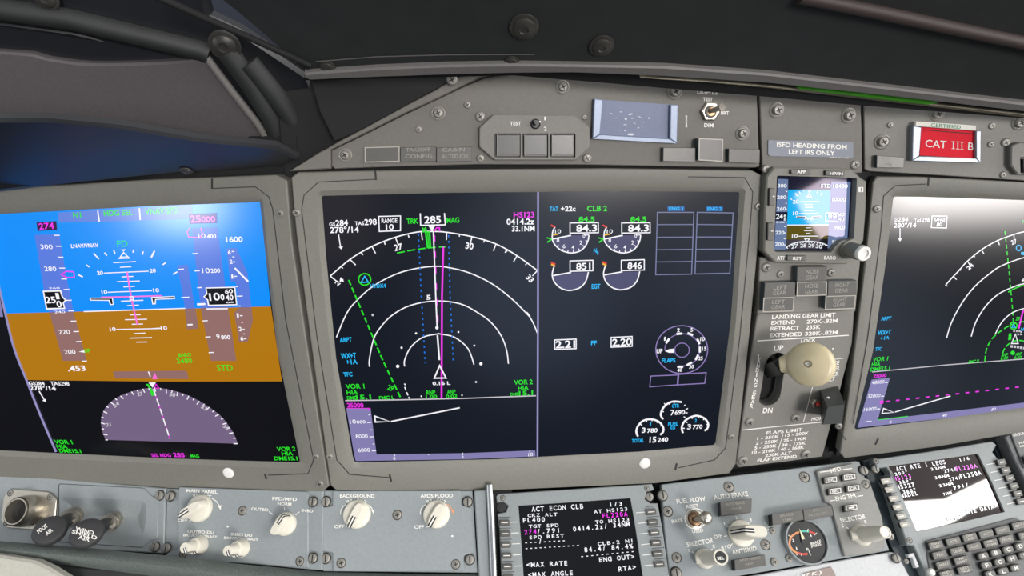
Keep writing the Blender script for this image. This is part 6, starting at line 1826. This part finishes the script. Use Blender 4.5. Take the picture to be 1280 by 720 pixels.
for tx, x, y in (('A', 922, 390), ('B', 1034, 361), ('C', 1143, 333), ('D', 1252, 303), ('F', 952, 472), ('G', 1068, 443), ('H', 1177, 413), ('I', 1285, 385), ('K', 985, 552), ('L', 1100, 525), ('M', 1212, 496)):
    m = M(PED, 'lamp_face')
    def K(dx, dy): return (x + dx + dy * 0.36, y + dy - dx * 0.235)
    pts = [v for i in range(20) for v in K(47 * abs(math.cos(i * math.pi / 10)) ** 0.6 * (1 if math.cos(i * math.pi / 10) >= 0 else -1), 34 * abs(math.sin(i * math.pi / 10)) ** 0.6 * (1 if math.sin(i * math.pi / 10) >= 0 else -1))]
    m.plate(d6(*pts), 0.0085, 0.004, 'lamp_face', 0.0008, side='button_dark')
    w_ = 5 if tx == 'I' else 15
    m.text(tx, *d6(*K(-w_, 17), *K(w_, 17)), 32 / 7.11, 0.0087, 'white_ink')
    m.build('key', cu)
hardware(cu, PED, 'sunk_screw', [(d4(98, 236)[0], 3.8), (d6(262, 252)[0], 3.8)], 0.003)
hardware(cu, PED, 'fastener', [(d4(88, 303)[0], 5), (d4(0, 312)[0], 4.2)], 0.0)
# latch and rails in the gap beside the keyboard
lt = thing('latch_bracket', 'bright bent latch bracket beside the keyboard corner', 'latch', PED, (1146, 705))
m = M(PED, 'chrome')
m.plate(d6(246, 378, 300, 362, 352, 488, 318, 498, 285, 404, 258, 408), 0.005, 0.001, 'bright_plate', 0.0005); m.build('bracket', lt)
m = M(PED, 'white_plastic'); m.lathe(d6(415, 535)[0], [(4.5, 0.004), (4.2, 0.007), (3, 0.008)], 16); m.build('knob', lt)
hardware(lt, PED, 'fastener', [(d6(140, 412)[0], 5.2)], 0.002)
hardware(lt, PED, 'screw', [(d6(232, 438)[0], 3.2)], 0.002)
m = M(PED, 'cdu_grey')
for x0 in (0, 45): m.tube([PED.P(*p, 0.002) for p in d6(335 + x0, 270, 372 + x0, 400, 420 + x0, 590)], 0.0012, 'cdu_grey')
tag(m.build('keyboard_rail'), 'pair of thin grey rails along the keyboard edge', 'rail')
m = M(PED, 'shroud')
m.plate([(1078, 576), (1092, 572), (1112, 610), (1138, 684), (1156, 690), (1170, 745), (1130, 745), (1118, 692), (1096, 640)], -0.0085, -0.0118, 'lamp_side', 0.0005)
tag(m.build('rail_channel'), 'dark blue grey channel between the key panels', 'trim strip')

gw = thing('warning_panel', 'grey panel lettered GROUND at the right edge of the frame', 'control panel', PED, (1275, 560))
m = M(PED, 'key_plate')
m.plate([(1256, 546), (1264, 541), (1300, 534), (1380, 540), (1380, 700), (1312, 668), (1285, 606), (1268, 575)], 0.006, -0.006, 'key_plate', 0.001)
m.plate(d5(548, 20, 640, -8, 760, -10, 760, 330, 655, 290), 0.0075, 0.006, 'key_plate', 0.0006)
hl = 0.0077
m.text('GROUND', *d5(568, 38, 690, 14), 22 / 6.55, hl, 'white_ink'); m.text('FLAP', *d5(618, 100, 690, 82), 16 / 6.55, hl, 'white_ink'); m.text('INHIBIT', *d5(624, 126, 720, 104), 14 / 6.55, hl, 'white_ink')
m.build('face_plate', gw)
m = M(PED, 'gap_black'); m.plate(d5(648, 200, 760, 170, 760, 260, 672, 262), 0.010, 0.0075, 'button_dark', 0.0004); m.build('switch', gw)
m = M(PED, 'shroud'); m.plate([(1240, 551), (1262, 544), (1290, 600), (1330, 680), (1380, 800), (1345, 800), (1290, 660), (1250, 575)], -0.0085, -0.0118, 'lamp_side', 0.0005)
tag(m.build('side_channel'), 'blue grey channel right of the computer screen', 'trim strip')
for o in bpy.data.objects:
    if '_w' in o: del o['_w']
